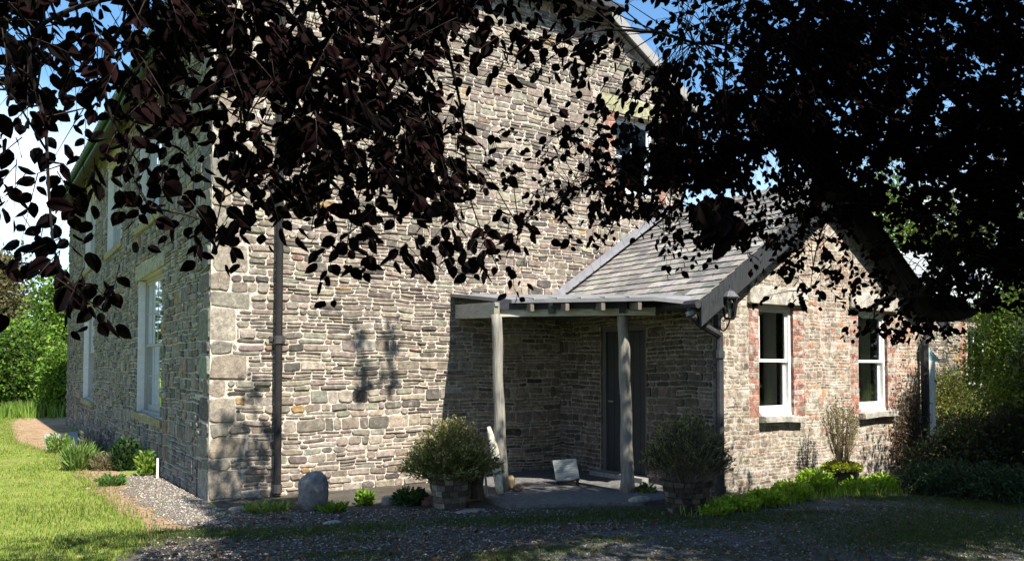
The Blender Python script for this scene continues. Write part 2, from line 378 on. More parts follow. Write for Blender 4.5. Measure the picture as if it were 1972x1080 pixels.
# white lining board on far reveal of side windows
for o in GW+UW:
    mb=MB(); mb.wbox(-.006,.10,o[2]-.035,o[2]-.004,o[1]+.01,o[3]-.01,(.50,.51,.51)); mb.build('reveal_lining',M['paint'],house)
# lichen on side wall sills
def lich(o):
    pass
# ---- main roof
roof=MB(); d=Vector((0,0,-.11)); sc=(.14,.14,.15)
zt=lambda s: EV+.10+SL*min(s,HW-s)
hy=2.2; x1=-.35; ye=LEN+.2; yf=-.16
hA=Vector((hx,yf,HIP+.10)); hB=Vector((HW-hx,yf,HIP+.10)); ap=Vector((SA,hy,EV+.10+SL*4))
roof.prism([Vector((x1,yf,zt(x1))),hA,ap,Vector((SA,ye,ap.z)),Vector((x1,ye,zt(x1)))],d,sc)
roof.prism([hB,Vector((HW-x1,yf,zt(HW-x1))),Vector((HW-x1,ye,zt(HW-x1))),Vector((SA,ye,ap.z)),ap],d,sc)
roof.prism([hA+Vector((0,-.12,-.07)),hB+Vector((0,-.12,-.07)),ap+Vector((0,0,.004))],d,sc)
rf=roof.build('main_roof',M['slate'],house)
mb=MB()   # verge boards
for a,b in (((x1,zt(x1)),(hx,HIP+.1)),((HW-x1,zt(HW-x1)),(HW-hx,HIP+.1))):
    p=Vector((a[0],0,a[1]));q=Vector((b[0],0,b[1]))
    mb.add([p+Vector((0,-.175,-.03)),q+Vector((0,-.175,-.03)),q+Vector((0,-.175,-.22)),p+Vector((0,-.175,-.22)),p+Vector((0,-.15,-.03)),q+Vector((0,-.15,-.03)),q+Vector((0,-.15,-.22)),p+Vector((0,-.15,-.22))],[(0,1,2,3),(7,6,5,4),(0,4,5,1),(3,2,6,7)],(.30,.285,.27))
    mb.build('verge_board',M['paint'],rf); mb=MB()
mb=MB(); mb.wbox(hx-.1,HW-hx+.05,-.40,-.26,HIP-.10,HIP+.0,(.05,.05,.055)); mb.wbox(hx,HW-hx,-.26,-.03,HIP-.06,HIP-.035,(.2,.19,.18))
mb.build('hip_gutter',M['iron'],rf)
mb=MB(); mb.wbox(x1-.02,x1+.012,yf-.01,ye,zt(x1)-.27,zt(x1)-.115,(.012,.06,.03)); mb.build('eaves_board',M['paint'],rf)
mb=MB(); mb.tube([(x1-.07,yf-.05,zt(x1)-.16),(x1-.07,ye,zt(x1)-.16)],.05,8,(.012,.05,.028)); mb.build('eaves_gutter',M['iron'],rf)
mb=MB()
for i in range(40):
    y=.2+i*.4; mb.wbox(x1+.02,-.0,y,y+.07,EV-.02,EV+.07,(.42,.40,.36))
mb.wbox(x1+.012,0,0,ye-.2,EV+.072,EV+.085,(.35,.34,.30)); mb.build('rafter_end',M['paint'],rf)
# ---- slated slopes of the wing
def slates(mb,E0,E1,S,rng,row=.17,wd=.24,cols=None):
    E0=Vector(E0);E1=Vector(E1);S=Vector(S); L=S.length; s=S/L; e=(E1-E0); W=e.length; e/=W; n=e.cross(s); n= n if n.z>0 else -n
    k=0;t=0
    while t<L-.02:
        u=-(wd/2 if k%2 else 0)
        while u<W:
            a=max(u+.003,0);b=min(u+wd-.003+rng.uniform(-.004,.004),W)
            if b-a>.04:
                t1=min(t+row*1.55,L); j=rng.uniform(-.008,.008)
                c=pick(cols,rng)
                o=E0+e*a; lo=.022+rng.uniform(0,.006); h2=.008
                p=[o+s*(t+j)+n*lo, o+e*(b-a)+s*(t+j*.4)+n*lo, o+e*(b-a)+s*t1+n*h2*.4, o+s*t1+n*h2*.4]
                mb.add(p+[q-n*.010 for q in p],[(0,1,2,3),(7,6,5,4),(0,4,5,1),(1,5,6,2),(3,7,4,0)],c)
            u+=wd
        t+=row;k+=1
SC=[((.19,.178,.168),4),((.25,.235,.215),4),((.14,.133,.128),2.5),((.31,.29,.265),1.5)]
rg=random.Random(21); yf2=WY-FO; wr=MB()
eL=WX-EO; eR=WXR+EO
dn=Vector((0,0,-.06))
wr.prism([(eL,yf2,WE-.02),(RID,yf2,RZ-.02),(RID,-.03,RZ-.02),(eL,-.03,WE-.02)],dn,(.10,.095,.09))
wr.prism([(RID+.001,yf2,RZ-.02),(eR,yf2,WE-.02),(eR,.3,WE-.02),(RID+.001,.3,RZ-.02)],dn,(.10,.095,.09))
slates(wr,(eL-.03,yf2-.02,WE-.035),(eL-.03,-.03,WE-.035),(RID-eL+.03,0,RZ-WE+.02),rg,cols=SC)
slates(wr,(eR+.03,yf2-.02,WE-.035),(eR+.03,-.03,WE-.035),(RID-eR-.03,0,RZ-WE+.02),rg,cols=SC)
w_roof=wr.build('wing_roof',M['slate'],house)
mb=MB()
for i in range(9):
    a=yf2-.03+i*.37; mb.add([(RID-.13,a,RZ-.06),(RID,a,RZ+.045),(RID+.13,a,RZ-.06),(RID-.13,a+.362,RZ-.06),(RID,a+.362,RZ+.045),(RID+.13,a+.362,RZ-.06)],[(0,1,4,3),(1,2,5,4),(0,3,5,2)],(.2,.19,.18))
mb.build('ridge_tiles',M['slate'],w_roof)
mb=MB()  # barge boards
def barge(xa,za,xb,zb,c):
    y0,y1=yf2-.035,yf2-.004
    P=[(xa,y0,za),(xb,y0,zb),(xb,y0,zb-.30),(xa,y0,za-.30),(xa,y1,za),(xb,y1,zb),(xb,y1,zb-.30),(xa,y1,za-.30)]
    mb.add(P,[(0,1,2,3),(7,6,5,4),(0,4,5,1),(3,2,6,7),(0,3,7,4),(1,5,6,2)],c)
barge(eL,WE-.03,RID,RZ-.03,(.035,.038,.042)); barge(eR,WE-.03,RID,RZ-.03,(.03,.03,.032))
mb.build('barge_board',M['wood'],w_roof)
mb=MB() # lead flashing against the gable
a=Vector((eL+.1,-.012,WE+.05));b=Vector((RID,-.012,RZ+.02)); dv=(b-a).normalized(); up=Vector((-dv.z,0,dv.x))
N=8
for i in range(N):
    p=a+(b-a)*(i/N); q=a+(b-a)*((i+1)/N+.01); off=Vector((0,-.02-.003*(i%2),0)); 
    mb.add([p+off,q+off,q+up*.13+off,p+up*.13+off,p+up*.055+Vector((0,-.20,.0)),q+up*.055+Vector((0,-.20,.0))],[(0,1,2,3),(4,5,1,0)],(.22,.22,.24))
mb.build('lead_flashing',M['lead'],w_roof)
# ---- porch in the corner
porch=MB(); 
PL=Vector((3.32,0,2.72)); 
e0=at(868,579,11.0); e1=at(944,574,10.27); e2=at(1258,569,9.9); 
w1=Vector((3.30,-.01,2.66)); w2=Vector((WX+.15,-.01,2.66)); we=Vector((eL+.02,WY-.12,WE-.02)); wm=Vector((eL+.02,-.01,WE+.07))
e2-=fw*.1; e2.z=2.455; e0=Vector((3.30,-.25,2.63)); e1=Vector((3.27,-1.62,2.46)); 
porch.prism([w1,e0,e1,e2,we,Vector((WX+.02,WY-.12,2.50)),Vector((WX+.02,-.01,2.66))],Vector((0,0,-.045)),(.20,.20,.21))
pr=porch.build('porch_roof',M['lead'],house)
# lead rolls / laps on it
mb=MB()
for k in range(1,6):
    t=k/6; a=w1.lerp(w2,t)+Vector((0,-.03,.012)); b=e1.lerp(e2,t)+Vector((0,0,.012)); mb.tube([a,b],.014,6,(.36,.36,.38))
mb.build('lead_roll',M['lead'],pr)
def beam(mb,a,b,h,th,col,drop=0):
    a=Vector(a);b=Vector(b); e=(b-a); e.z=0; L=e.length; e.normalize(); n=e.cross(ZA)
    P=[]
    for s_ in (-.5,.5):
        for (q,dz) in ((a,0),(b,0)):
            for z in (-h,0): P.append(q+n*(th*s_)+ZA*(z-drop))
    mb.add(P,[(0,2,3,1),(4,5,7,6),(0,1,5,4),(2,6,7,3),(1,3,7,5),(0,4,6,2)],col)
p1=at(957,606,10.36); p2=at(1262,600,10.1); pw=Vector((3.40,-.03,2.25))
p1.z=2.45;p2.z=2.45;pw.z=2.45
mb=MB(); out=Vector((0,-.05,0))
beam(mb,pw+Vector((0,0,.05)),p1+Vector((0,0,-.01)),.20,.06,(.30,.29,.26)); mb.build('side_beam',M['beam'],house)
mb=MB(); beam(mb,p1+Vector((.0,0,-.105)),p2+Vector((0,0,-.10)),.095,.07,(.50,.47,.40)); mb.build('front_beam',M['beam'],house)
mb=MB(); beam(mb,p1+rt*.01-fw*.055+ZA*.01,p2-fw*.055-rt*.36+ZA*.01,.12,.03,(.045,.045,.055)); mb.build('fascia_board',M['beam'],house)
mb=MB()
for t,c in ((.0,(.28,.27,.2)),(.345,(.12,.12,.13)),(.79,(.06,.06,.06))):
    q=p1.lerp(p2,t)-fw*.07; mb.box(q,rt,fw,ZA,-.035,.035,-.02,.03,-.17,-.02,c)
    mb.box(q,rt,fw,ZA,-.022,.022,-.035,-.021,-.07,-.02,(.35,.34,.32)); mb.build('bracket',M['beam'],house); mb=MB()
for t in (.15,.4,.65,.9):
    a=w1.lerp(w2,t)+Vector((0,-.02,-.12)); b=e1.lerp(e2,t)+Vector((0,0,-.06)); beam(mb,a,b,.09,.05,(.16,.14,.12))
mb.build('rafter',M['wood'],house)
rg=random.Random(31)
def post(px0,py0,px1,py1,d,r,lab,bend):
    mb=MB(); P=[];rr=[]; a=at(px0,py0,d);b=at(px1,py1,d); b.z=.04; a.z=2.28
    for i in range(15):
        t=i/14; P.append(b.lerp(a,t)+rt*(bend*math.sin(t*math.pi)+.006*math.sin(t*17))); rr.append(r*(1.12-.2*t+.04*math.sin(t*9+bend*50)+(.25*(1-t*12) if t<.08 else 0)))
    mb.tube(P,rr,14,(.24,.225,.195)); o=mb.build('porch_post',M['wood'],house,True); o['label']=lab
    return b
post(957,612,968,952,10.33,.070,'left pole-like porch post of pale weathered timber',-.012)
post(1199,606,1208,952,10.2,.073,'right porch post, dark patches on grey timber',.01)
# slab
mb=MB(); g=lambda x,y:ground(x,y,.05)
s0=g(900,962);s1=g(975,972);s2=g(1090,968);s3=g(1240,966)
s0=Vector((2.95,-.55,.05))
mb.prism([(2.95,-.02,.05),s0,s1,s2,s3,(WX-.02,-3.0,.05),(WX-.02,-.02,.05)],Vector((0,0,-.06)),(.15,.145,.14)); mb.build('porch_floor',M['stone'],house)
# door
mb=MB(); O=Vector((WX,0,.12)); B=lambda u0,u1,d0,d1,v0,v1,c: mb.box(O,-YA,-XA,ZA,u0,u1,d0,d1,v0,v1,c)
fc=(.09,.093,.098)
B(.973,1.04,-.14,-.04,0,2.077,fc);B(1.86,1.927,-.14,-.04,0,2.077,fc);B(1.04,1.86,-.14,-.04,2.0,2.077,fc)
dr=mb.build('door_frame',M['paint'],house)
mb=MB(); dc=(.03,.035,.04)
for i in range(6): B(1.045+.136*i,1.045+.136*(i+1)-.006,-.12,-.08,.01,1.99,dc)
door=mb.build('door',M['paint'],house)
mb=MB(); mb.tube([O-YA*1.12+XA*.07+ZA*1.0,O-YA*1.12+XA*.02+ZA*1.0,O-YA*1.22+XA*.02+ZA*1.0],.011,8,(.3,.28,.22)); mb.build('door_handle',M['iron'],door)
mb=MB(); B(.9,2.0,-.16,.16,-.12,-.004,(.28,.27,.26)); mb.build('door_step',M['stone'],house)
# ---- pipes
mb=MB(); pb=ground(541,972); pb=Vector((.80,-.10,0))
mb.tube([(pb.x,-.10,.03),(pb.x,-.10,2.4),(pb.x,-.10,5.2),(pb.x+.01,-.10,7.05)],.047,10,(.020,.018,.018))
for z in (.06,1.9,3.75,5.6): mb.tube([(pb.x,-.10,z),(pb.x,-.10,z+.10)],.062,10,(.06,.055,.055))
for z in (1.95,3.8,5.65): mb.wbox(pb.x-.10,pb.x+.10,-.055,-.01,z-.02,z+.04,(.06,.055,.055))
mb.build('downpipe',M['iron'],house)['label']='tall dark cast iron downpipe near the house corner'
mb=MB(); gx=eL-.05
mb.tube([(gx,yf2-.03,WE-.06),(gx,-.05,WE-.06)],.055,8,(.04,.04,.045)); 
mb.build('wing_gutter',M['iron'],house)
mb=MB(); px=WX+.02; py=WY-.09
mb.tube([(gx,yf2+.10,WE-.10),(gx+.02,yf2+.08,WE-.2),(gx+.2,WY-.10,2.12),(px,py,2.0),(px,py,1.8),(px,py,.03)],.05,10,(.045,.045,.05))
mb.tube([(gx,yf2+.10,WE-.14),(gx+.01,yf2+.09,WE-.19)],.064,10,(.25,.25,.27))
for z in (.06,1.72): mb.tube([(px,py,z),(px,py,z+.09)],.064,10,(.05,.05,.055))
mb.build('downpipe',M['iron'],house)['label']='black downpipe with swan neck beside the porch'
mb=MB(); px=WXR-.02
mb.tube([(px+.3,WY-.02,WE-.1),(px+.1,WY-.09,2.1),(px,WY-.09,1.95),(px,WY-.09,.03)],.06,10,(.03,.03,.033)); mb.build('downpipe',M['iron'],house)['label']='black downpipe at the right end of the wing'
# ---- rear range right of the main block (rises behind the wing)
mb=MB(); rg=random.Random(77)
# ---- outbuilding behind right
ob=empty('outbuilding',at(1840,720,17.5)*1.0,'low rubble stone outbuilding with slate roof half hidden behind the right-hand shrubs','outbuilding')
ob.location.z=0
OX=at(1770,700,17.0); OX.z=0; OL=6.5
rects=layout(OL,3.0,rg,H=(.12,.22)); z=(1.6,0,1.95,3.0)
owin=(2.0,1.2,2.9,2.5)
rects=sub_rects(rects,[z,owin]); ex=[(b,pick(bpal,rg),dict(gap=.005,dmin=.004,dmax=.01,rd=.008)) for b in sub_rects(bricks(*z,rg),[owin])]
wall('wall',tuple(OX),XA,-YA,OL,lambda u:3.05,[],[owin],rects,ob,M['gable'],GP,MORT,seed=15,extra=ex)
mb=MB(); mb.quad(OX,OX+YA*5,OX+YA*5+ZA*3.05,OX+ZA*3.05,(.22,.2,.17)); mb.add([OX+XA*OL,OX+XA*OL+YA*5,OX+XA*OL+YA*5+ZA*3.05,OX+XA*OL+ZA*3.05],[(0,1,2,3)],(.22,.2,.17))
mb.quad(OX+YA*5,OX+YA*5+XA*OL,OX+YA*5+XA*OL+ZA*3.05,OX+YA*5+ZA*3.05,(.22,.2,.17)); mb.build('rear_wall',M['side'],ob)
mb=MB(); slates(mb,OX+Vector((-.2,-.25,3.0)),OX+Vector((OL+.2,-.25,3.0)),(0,2.75,1.7),rg,row=.25,wd=.3,cols=[((.33,.36,.36),3),((.40,.43,.43),3),((.28,.30,.31),2)])
mb.prism([OX+Vector((-.2,-.25,2.96)),OX+Vector((OL+.2,-.25,2.96)),OX+Vector((OL+.2,2.5,4.66)),OX+Vector((-.2,2.5,4.66))],Vector((0,0,-.05)),(.1,.1,.1))
mb.prism([OX+Vector((-.2,5.25,2.96)),OX+Vector((OL+.2,5.25,2.96)),OX+Vector((OL+.2,2.502,4.66)),OX+Vector((-.2,2.502,4.66))],Vector((0,0,-.05)),(.1,.1,.1))
mb.build('roof',M['slate'],ob)
mb=MB(); q=OX+XA*2.0+ZA*1.2
for (a,b,c,d_) in ((.003,.06,.003,1.297),(.84,.897,.003,1.297),(.06,.84,.003,.07),(.06,.84,1.23,1.297),(.43,.47,.07,1.23)): mb.box(q,XA,-YA,ZA,a,b,-.16,-.1,c,d_,(.7,.7,.68))
mb.build('window',M['paint'],ob)
# ---- small teal roofed lean-to shelter
lt=empty('small_lean_to',at(1795,800,13.6)*1.0,'little white-posted lean-to with teal pitched top beside the wing','lean-to'); lt.location.z=0
c=at(1793,790,13.6); c.z=0
mb=MB(); mb.box(c,rt,fw,ZA,-.055,.055,-.05,.05,0,1.72,(.85,.85,.78)); mb.build('post',M['wood'],lt)
mb=MB(); a=at(1780,660,13.6); b=at(1808,694,13.6)
mb.prism([c+rt*-.10+ZA*2.02,c+rt*.16+ZA*1.74,c+rt*.16+fw*1.2+ZA*1.74,c+rt*-.10+fw*1.2+ZA*2.02],Vector((0,0,-.03)),(.22,.42,.40))
mb.prism([c+rt*-.10-fw*.02+ZA*2.0,c+rt*.15-fw*.02+ZA*1.72,c+rt*-.10-fw*.02+ZA*1.72],fw*.02,(.42,.60,.56)); mb.build('roof',M['paint'],lt)
# ================================================================ LANTERN
LP=Vector((WX+.42,WY,0)); LP=at(1405,570,9.93)
lan=empty('wall_lantern',LP,'black wall lantern with tapered glass panels on a scrolled bracket beside the downpipe','lantern')
mb=MB(); c=LP.copy(); z0=at(1405,630,9.93).z; z1=at(1405,572,9.93).z
ic=(.03,.03,.032)
def frus(mb,c,r0,z0,r1,z1,col,n=6):
    V=[(c.x+r*math.cos(2*math.pi*k/n+.5),c.y+r*math.sin(2*math.pi*k/n+.5),z) for r,z in ((r0,z0),(r1,z1)) for k in range(n)]
    mb.add(V,[(k,(k+1)%n,(k+1)%n+n,k+n) for k in range(n)]+[tuple(range(n-1,-1,-1)),tuple(range(n,2*n))],col)
zb=z1-.25
frus(mb,c,.125,z1,.06,z1+.07,(.10,.10,.11)); frus(mb,c,.05,z1+.07,.02,z1+.10,ic); mb.tube([c*1.0+ZA*(z1+.1-c.z),c+ZA*(z1+.16-c.z)],[.012,.006],6,ic)
frus(mb,c,.13,z1-.015,.13,z1-.001,ic); frus(mb,c,.055,zb-.03,.07,zb,ic)
for k in range(6):
    a=2*math.pi*k/6+.5; mb.tube([(c.x+.068*math.cos(a),c.y+.068*math.sin(a),zb),(c.x+.11*math.cos(a),c.y+.11*math.sin(a),z1-.012)],.006,5,ic)
mb.build('lamp_frame',M['iron'],lan)
mb=MB(); frus(mb,c,.064,zb+.002,.104,z1-.02,(1,1,1)); mb.build('lamp_glass',M['glass'],lan)
mb=MB(); mb.tube([(c.x,c.y,zb+.01),(c.x,c.y,zb+.1)],.018,8,(.75,.73,.65)); mb.build('bulb',M['paint'],lan)
wy=WY-.02; mb=MB(); pts=[Vector((c.x,c.y,zb-.03))]
for i in range(1,14):
    t=i/13; pts.append(Vector((c.x+.02*math.sin(t*3),c.y+(wy-c.y)*t,zb-.03-.10*math.sin(t*math.pi)-.05*t)))
mb.tube(pts,.010,7,ic); mb.wbox(c.x-.035,c.x+.035,wy,wy+.014,zb-.22,zb+.05,ic)
sp=[Vector((c.x,(c.y+wy)/2+.05*math.cos(t*.5)*(1-t/16),zb-.02+.05*math.sin(t*.5)*(1-t/16))) for t in range(14)]; mb.tube(sp,.006,6,ic)
mb.build('bracket',M['iron'],lan)
# ================================================================ GROUND
def ground_mat(name, kind):
    n=NT(name)
    if kind=='grass':
        c=n.ramp(n.noise(3,8,.7),[(.3,(.13,.19,.03)),(.5,(.22,.28,.05)),(.7,(.34,.35,.09))])
        c=n.mix(n.ramp(n.noise(.9,5,.6),[(.55,g3(0)),(.75,g3(.7))]),c,(.26,.20,.10)); h=n.noise(60,5,.7); n.bump(h,.8,.03)
    elif kind=='drive':
        c=n.ramp(n.noise(38,8,.8),[(.3,(.06,.053,.046)),(.5,(.13,.117,.10)),(.72,(.28,.255,.225))])
        c=n.mix(n.ramp(n.noise(1.3,7,.7),[(.42,g3(0)),(.6,g3(.7))]),c,(.085,.065,.048))
        c=n.mix(n.ramp(n.noise(1.9,6,.7,vec=n.coord((1,1.6,1))),[(.55,g3(0)),(.68,g3(.75))]),c,(.045,.06,.02))
        n.bump(n.noise(70,6,.75),1,.03)
    elif kind=='path':
        c=n.ramp(n.noise(5,9,.78),[(.3,(.20,.13,.075)),(.5,(.38,.25,.15)),(.7,(.52,.38,.26))]); c=n.mix(n.ramp(n.noise(2.2,6,.7),[(.5,g3(0)),(.66,g3(.65))]),c,(.17,.15,.06)); n.bump(n.noise(30,8,.75),1,.03)
    elif kind=='tarmac':
        c=n.ramp(n.noise(60,7,.75),[(.3,(.07,.07,.073)),(.55,(.12,.12,.124)),(.75,(.22,.22,.22))])
        c=n.mix(n.ramp(n.noise(1.6,8,.78),[(.47,g3(0)),(.56,g3(.85))]),c,(.05,.06,.025)); c=n.mix(n.ramp(n.noise(.8,6,.7,dist=1.5),[(.485,g3(0)),(.5,g3(.9)),(.515,g3(0))]),c,(.03,.035,.015)); n.bump(n.noise(90,4,.7),.7,.012)
    else:
        c=n.ramp(n.noise(45,6,.8),[(.3,(.12,.10,.08)),(.5,(.23,.19,.15)),(.7,(.40,.36,.31))]); n.bump(n.noise(60,6,.75),1,.03)
    n.col(c); n.rough(.95); n.b.inputs['Specular IOR Level'].default_value=.15; return n.m
def sheet(name, pts, z, mat, rough=.12, seed=0):
    rg=random.Random(seed); P=[]
    for i,p in enumerate(pts):
        q=pts[(i+1)%len(pts)]; L=(q-p).length; k=max(1,min(60,int(L/.25)))
        for j in range(k):
            t=j/k; r=p.lerp(q,t); P.append(Vector((r.x+rg.uniform(-rough,rough),r.y+rg.uniform(-rough,rough),z)))
    mb=MB(); mb.add(P,[tuple(range(len(P)))]); o=mb.build(name,mat)
    import bmesh
    bm=bmesh.new(); bm.from_mesh(o.data); bmesh.ops.triangulate(bm,faces=bm.faces); bmesh.ops.recalc_face_normals(bm,faces=bm.faces)
    for f in bm.faces:
        if f.normal.z<0: f.normal_flip()
    bm.to_mesh(o.data); bm.free()
    return tag(o,kind='structure')
mb=MB(); mb.quad((-400,-400,0),(400,-400,0),(400,400,0),(-400,400,0)); o=mb.build('ground',ground_mat('meadow_ground','grass')); tag(o,kind='structure')
def gpx(l): return [ground(x,y) for x,y in l]
pathp=gpx([(136,782),(60,790),(20,815),(30,850),(100,874),(150,915),(185,950),(255,1000),(290,1030),(420,1016),(430,985),(330,960),(260,920),(200,895),(160,868),(136,855)])
sheet('dirt_path',pathp,.004,ground_mat('path_earth','path'),.10,3)
strip=gpx([(250,935),(238,915),(300,902),(345,925),(405,965),(440,1004),(360,1016),(300,985),(270,962)])
sheet('gravel_strip',strip,.009,ground_mat('pale_gravel','gravel'),.14,4)
drv=[Vector((.0,0.05,0)),Vector((12,.05,0)),Vector((16,-6,0)),Vector((14,-22,0)),Vector((-8,-26,0)),Vector((-6.5,-14,0))]+gpx([(120,1160),(215,1085),(290,1040),(420,1016),(425,985)])
sheet('gravel_drive',drv,.005,ground_mat('drive_gravel','drive'),.10,5)
tar=gpx([(900,1130),(1010,1065),(1120,1030),(1300,1010),(1450,985),(1620,968),(1790,962),(1900,985),(2100,1060),(2500,1300),(1300,1500)])
sheet('tarmac_road',tar,.010,ground_mat('old_tarmac','tarmac'),.06,6)
# worn flat stone by the path
mb=MB()
a=gpx([(84,838),(150,833),(150,860),(88,866)]); mb.prism([v+ZA*.03 for v in a],Vector((0,0,-.03)),(.34,.32,.31)); b=gpx([(64,829),(96,834),(90,840),(60,834)])
mb.build('path_slab',M['stone']); tag(bpy.data.objects['path_slab'],'flat grey slab lying in the curved dirt path at the far end of the house','paving slab')
# ---- numpy leaves
def poly_in(px,py,poly):
    x=np.array([p.x for p in poly]);y=np.array([p.y for p in poly]); ins=np.zeros(len(px),bool); j=len(poly)-1
    for i in range(len(poly)):
        c=((y[i]>py)!=(y[j]>py))&(px<(x[j]-x[i])*(py-y[i])/(y[j]-y[i]+1e-12)+x[i]); ins^=c; j=i
    return ins
def blades(name,XY,h,w,cols,mat,lean=.5,parent=None):
    n=len(XY); a=R.uniform(0,2*np.pi,n); l=R.uniform(0,lean,n)*h; b=R.uniform(0,2*np.pi,n)
    P=np.zeros((n,3)); P[:,:2]=XY[:,:2]; 
    if XY.shape[1]>2: P[:,2]=XY[:,2]
    wv=np.stack([np.cos(a)*w,np.sin(a)*w,np.zeros(n)],1)
    mid=P+np.stack([np.cos(b)*l*.35,np.sin(b)*l*.35,h*.55],1); tip=P+np.stack([np.cos(b)*l,np.sin(b)*l,h],1)
    V=np.stack([P-wv,P+wv,mid+wv*.7,mid-wv*.7,tip],1).reshape(-1,3); k=np.arange(n)*5
    return np_mesh(name,V,np.stack([k+3,k+2,k+4],1),np.stack([k,k+1,k+2,k+3],1),cols,cols,mat,parent)
def jitcol(base,n,amp=.25):
    base=np.asarray(base); k=base[R.integers(0,len(base),n)]; return (k*R.uniform(1-amp,1+amp,(n,1))*R.uniform(.93,1.07,(n,3))).astype(np.float32)
GR=[(.13,.20,.025),(.18,.26,.035),(.24,.30,.05),(.33,.34,.10),(.10,.17,.022)]
lawn=gpx([(-900,1300),(60,1300),(180,1110),(262,1068),(300,1034),(258,1000),(190,945),(150,905),(95,872),(24,852),(10,815),(50,786),(-600,786)])
def fill(poly,n,near=1.6):
    xs=[p.x for p in poly];ys=[p.y for p in poly]; out=[]
    # sample in camera pixel space of the ground so density falls with distance
    tot=0
    while tot<n:
        X=R.uniform(min(xs),max(xs),n*3);Y=R.uniform(min(ys),max(ys),n*3)
        m=poly_in(X,Y,poly); X=X[m];Y=Y[m]
        d=(X-CAM.x)*fw.x+(Y-CAM.y)*fw.y; k=(d>3.5)&(R.random(len(d))<np.clip((7/np.maximum(d,1))**near,0,1))
        out.append(np.stack([X[k],Y[k]],1)); tot+=k.sum()
    return np.concatenate(out)[:n]
XY=fill(lawn,80000); d=(XY[:,0]-CAM.x)*fw.x+(XY[:,1]-CAM.y)*fw.y
pn=np.sin(XY[:,0]*1.3+2*np.sin(XY[:,1]*.7))*np.sin(XY[:,1]*1.1+1.5*np.sin(XY[:,0]*.9))+.6*np.sin(XY[:,0]*4.1+XY[:,1]*2.3)*np.sin(XY[:,1]*3.7)
h=R.uniform(.02,.05,len(XY))*(1+.45*np.clip(pn,-1,1)); gc=jitcol(GR,len(XY)); dry=np.clip(-pn*.9-.25+R.normal(0,.3,len(XY)),0,.8)[:,None].astype(np.float32); gc=gc*(1-dry)+np.array([.42,.36,.15],dtype=np.float32)*dry; gc*=(1-.22*np.clip(pn,0,1))[:,None].astype(np.float32)
o=blades('lawn_grass',XY,h*.85,.002+.0003*d,gc,M['leaf'])
tag(o,kind='stuff',label='short sunlit lawn grass left of the path',cat='grass')
# drive grass: patches
gp=[(330,1030,.5,.13),(420,1028,.6,.14),(520,1030,.7,.13),(600,1024,.6,.12),(690,1016,.6,.12),(740,1020,.3,.1),(900,1006,.8,.14),(1000,1004,.7,.12),(1090,1000,.6,.12),(1180,990,.8,.18),(1260,1000,.7,.12),(1360,1016,.6,.10),(1450,1002,.8,.12),(1540,990,.8,.10),(1180,1040,.5,.08),(1080,1062,.5,.08),(980,1075,.5,.1),(660,1072,.6,.08),(1850,1010,1.2,.5),(1750,1040,1.2,.4),(1900,970,.9,.3),(200,1040,.6,.2),(1700,960,.5,.1),(1000,1092,.5,.1),(700,1040,.3,.05)]
XY=[]
for x,y,rx,ry in gp:
    g=ground(x,y); n=int(5200*rx*ry*4); u=R.normal(0,.5,(n,2)); XY.append(np.stack([g.x+rt.x*u[:,0]*rx+fw.x*u[:,1]*ry*2.2,g.y+rt.y*u[:,0]*rx+fw.y*u[:,1]*ry*2.2],1))
XY=np.concatenate(XY); h=R.uniform(.012,.045,len(XY)); o=blades('drive_grass',XY,h,.0045,jitcol([(.06,.11,.02),(.08,.13,.025),(.05,.08,.02),(.12,.14,.04)],len(XY)),M['leaf'])
tag(o,kind='stuff',label='low grass and moss creeping across the gravel drive',cat='grass')
pe=[ground(x,y) for x,y in ((262,1068),(300,1034),(258,1000),(190,945),(150,905),(95,872),(24,852),(10,815),(50,786),(130,776))]
XY=[]
for a_,b_ in zip(pe[:-1],pe[1:]):
    L_=(b_-a_).length; k_=int(L_*200); t_=R.random(k_); q_=R.normal(0,.08,(k_,2))+R.normal(0,.2,(k_,2))*(R.random((k_,1))<.3); XY.append(np.stack([a_.x+(b_.x-a_.x)*t_,a_.y+(b_.y-a_.y)*t_],1)+q_)
XY=np.concatenate(XY); o=blades('path_edge_grass',XY,R.uniform(.02,.07,len(XY)),.005,jitcol(GR[:3]+[(.35,.3,.13)],len(XY)),M['leaf']); tag(o,kind='stuff',label='ragged grass along the edge of the dirt path',cat='grass')
# pebbles
def pebbles(name,XY,s,cols,mat):
    n=len(XY); t=(1+5**.5)/2
    base=np.array([(1,0,0),(-1,0,0),(0,1,0),(0,-1,0),(0,0,1),(0,0,-1)],float); F8=np.array([(0,2,4),(2,1,4),(1,3,4),(3,0,4),(2,0,5),(1,2,5),(3,1,5),(0,3,5)])
    A=R.uniform(0,2*np.pi,n); sc=np.stack([s*R.uniform(.7,1.4,n),s*R.uniform(.6,1.2,n),s*R.uniform(.35,.7,n)],1)
    V=base[None]*sc[:,None]*R.uniform(.75,1.2,(n,6,1)); ca,sa=np.cos(A)[:,None],np.sin(A)[:,None]
    V=np.stack([V[...,0]*ca-V[...,1]*sa,V[...,0]*sa+V[...,1]*ca,V[...,2]],2); V[...,0]+=XY[:,0:1];V[...,1]+=XY[:,1:2];V[...,2]+=.012
    Fc=(F8[None]+np.arange(n)[:,None,None]*6).reshape(-1,3)
    return np_mesh(name,V.reshape(-1,3),Fc,None,np.repeat(cols,8,axis=0),None,mat)
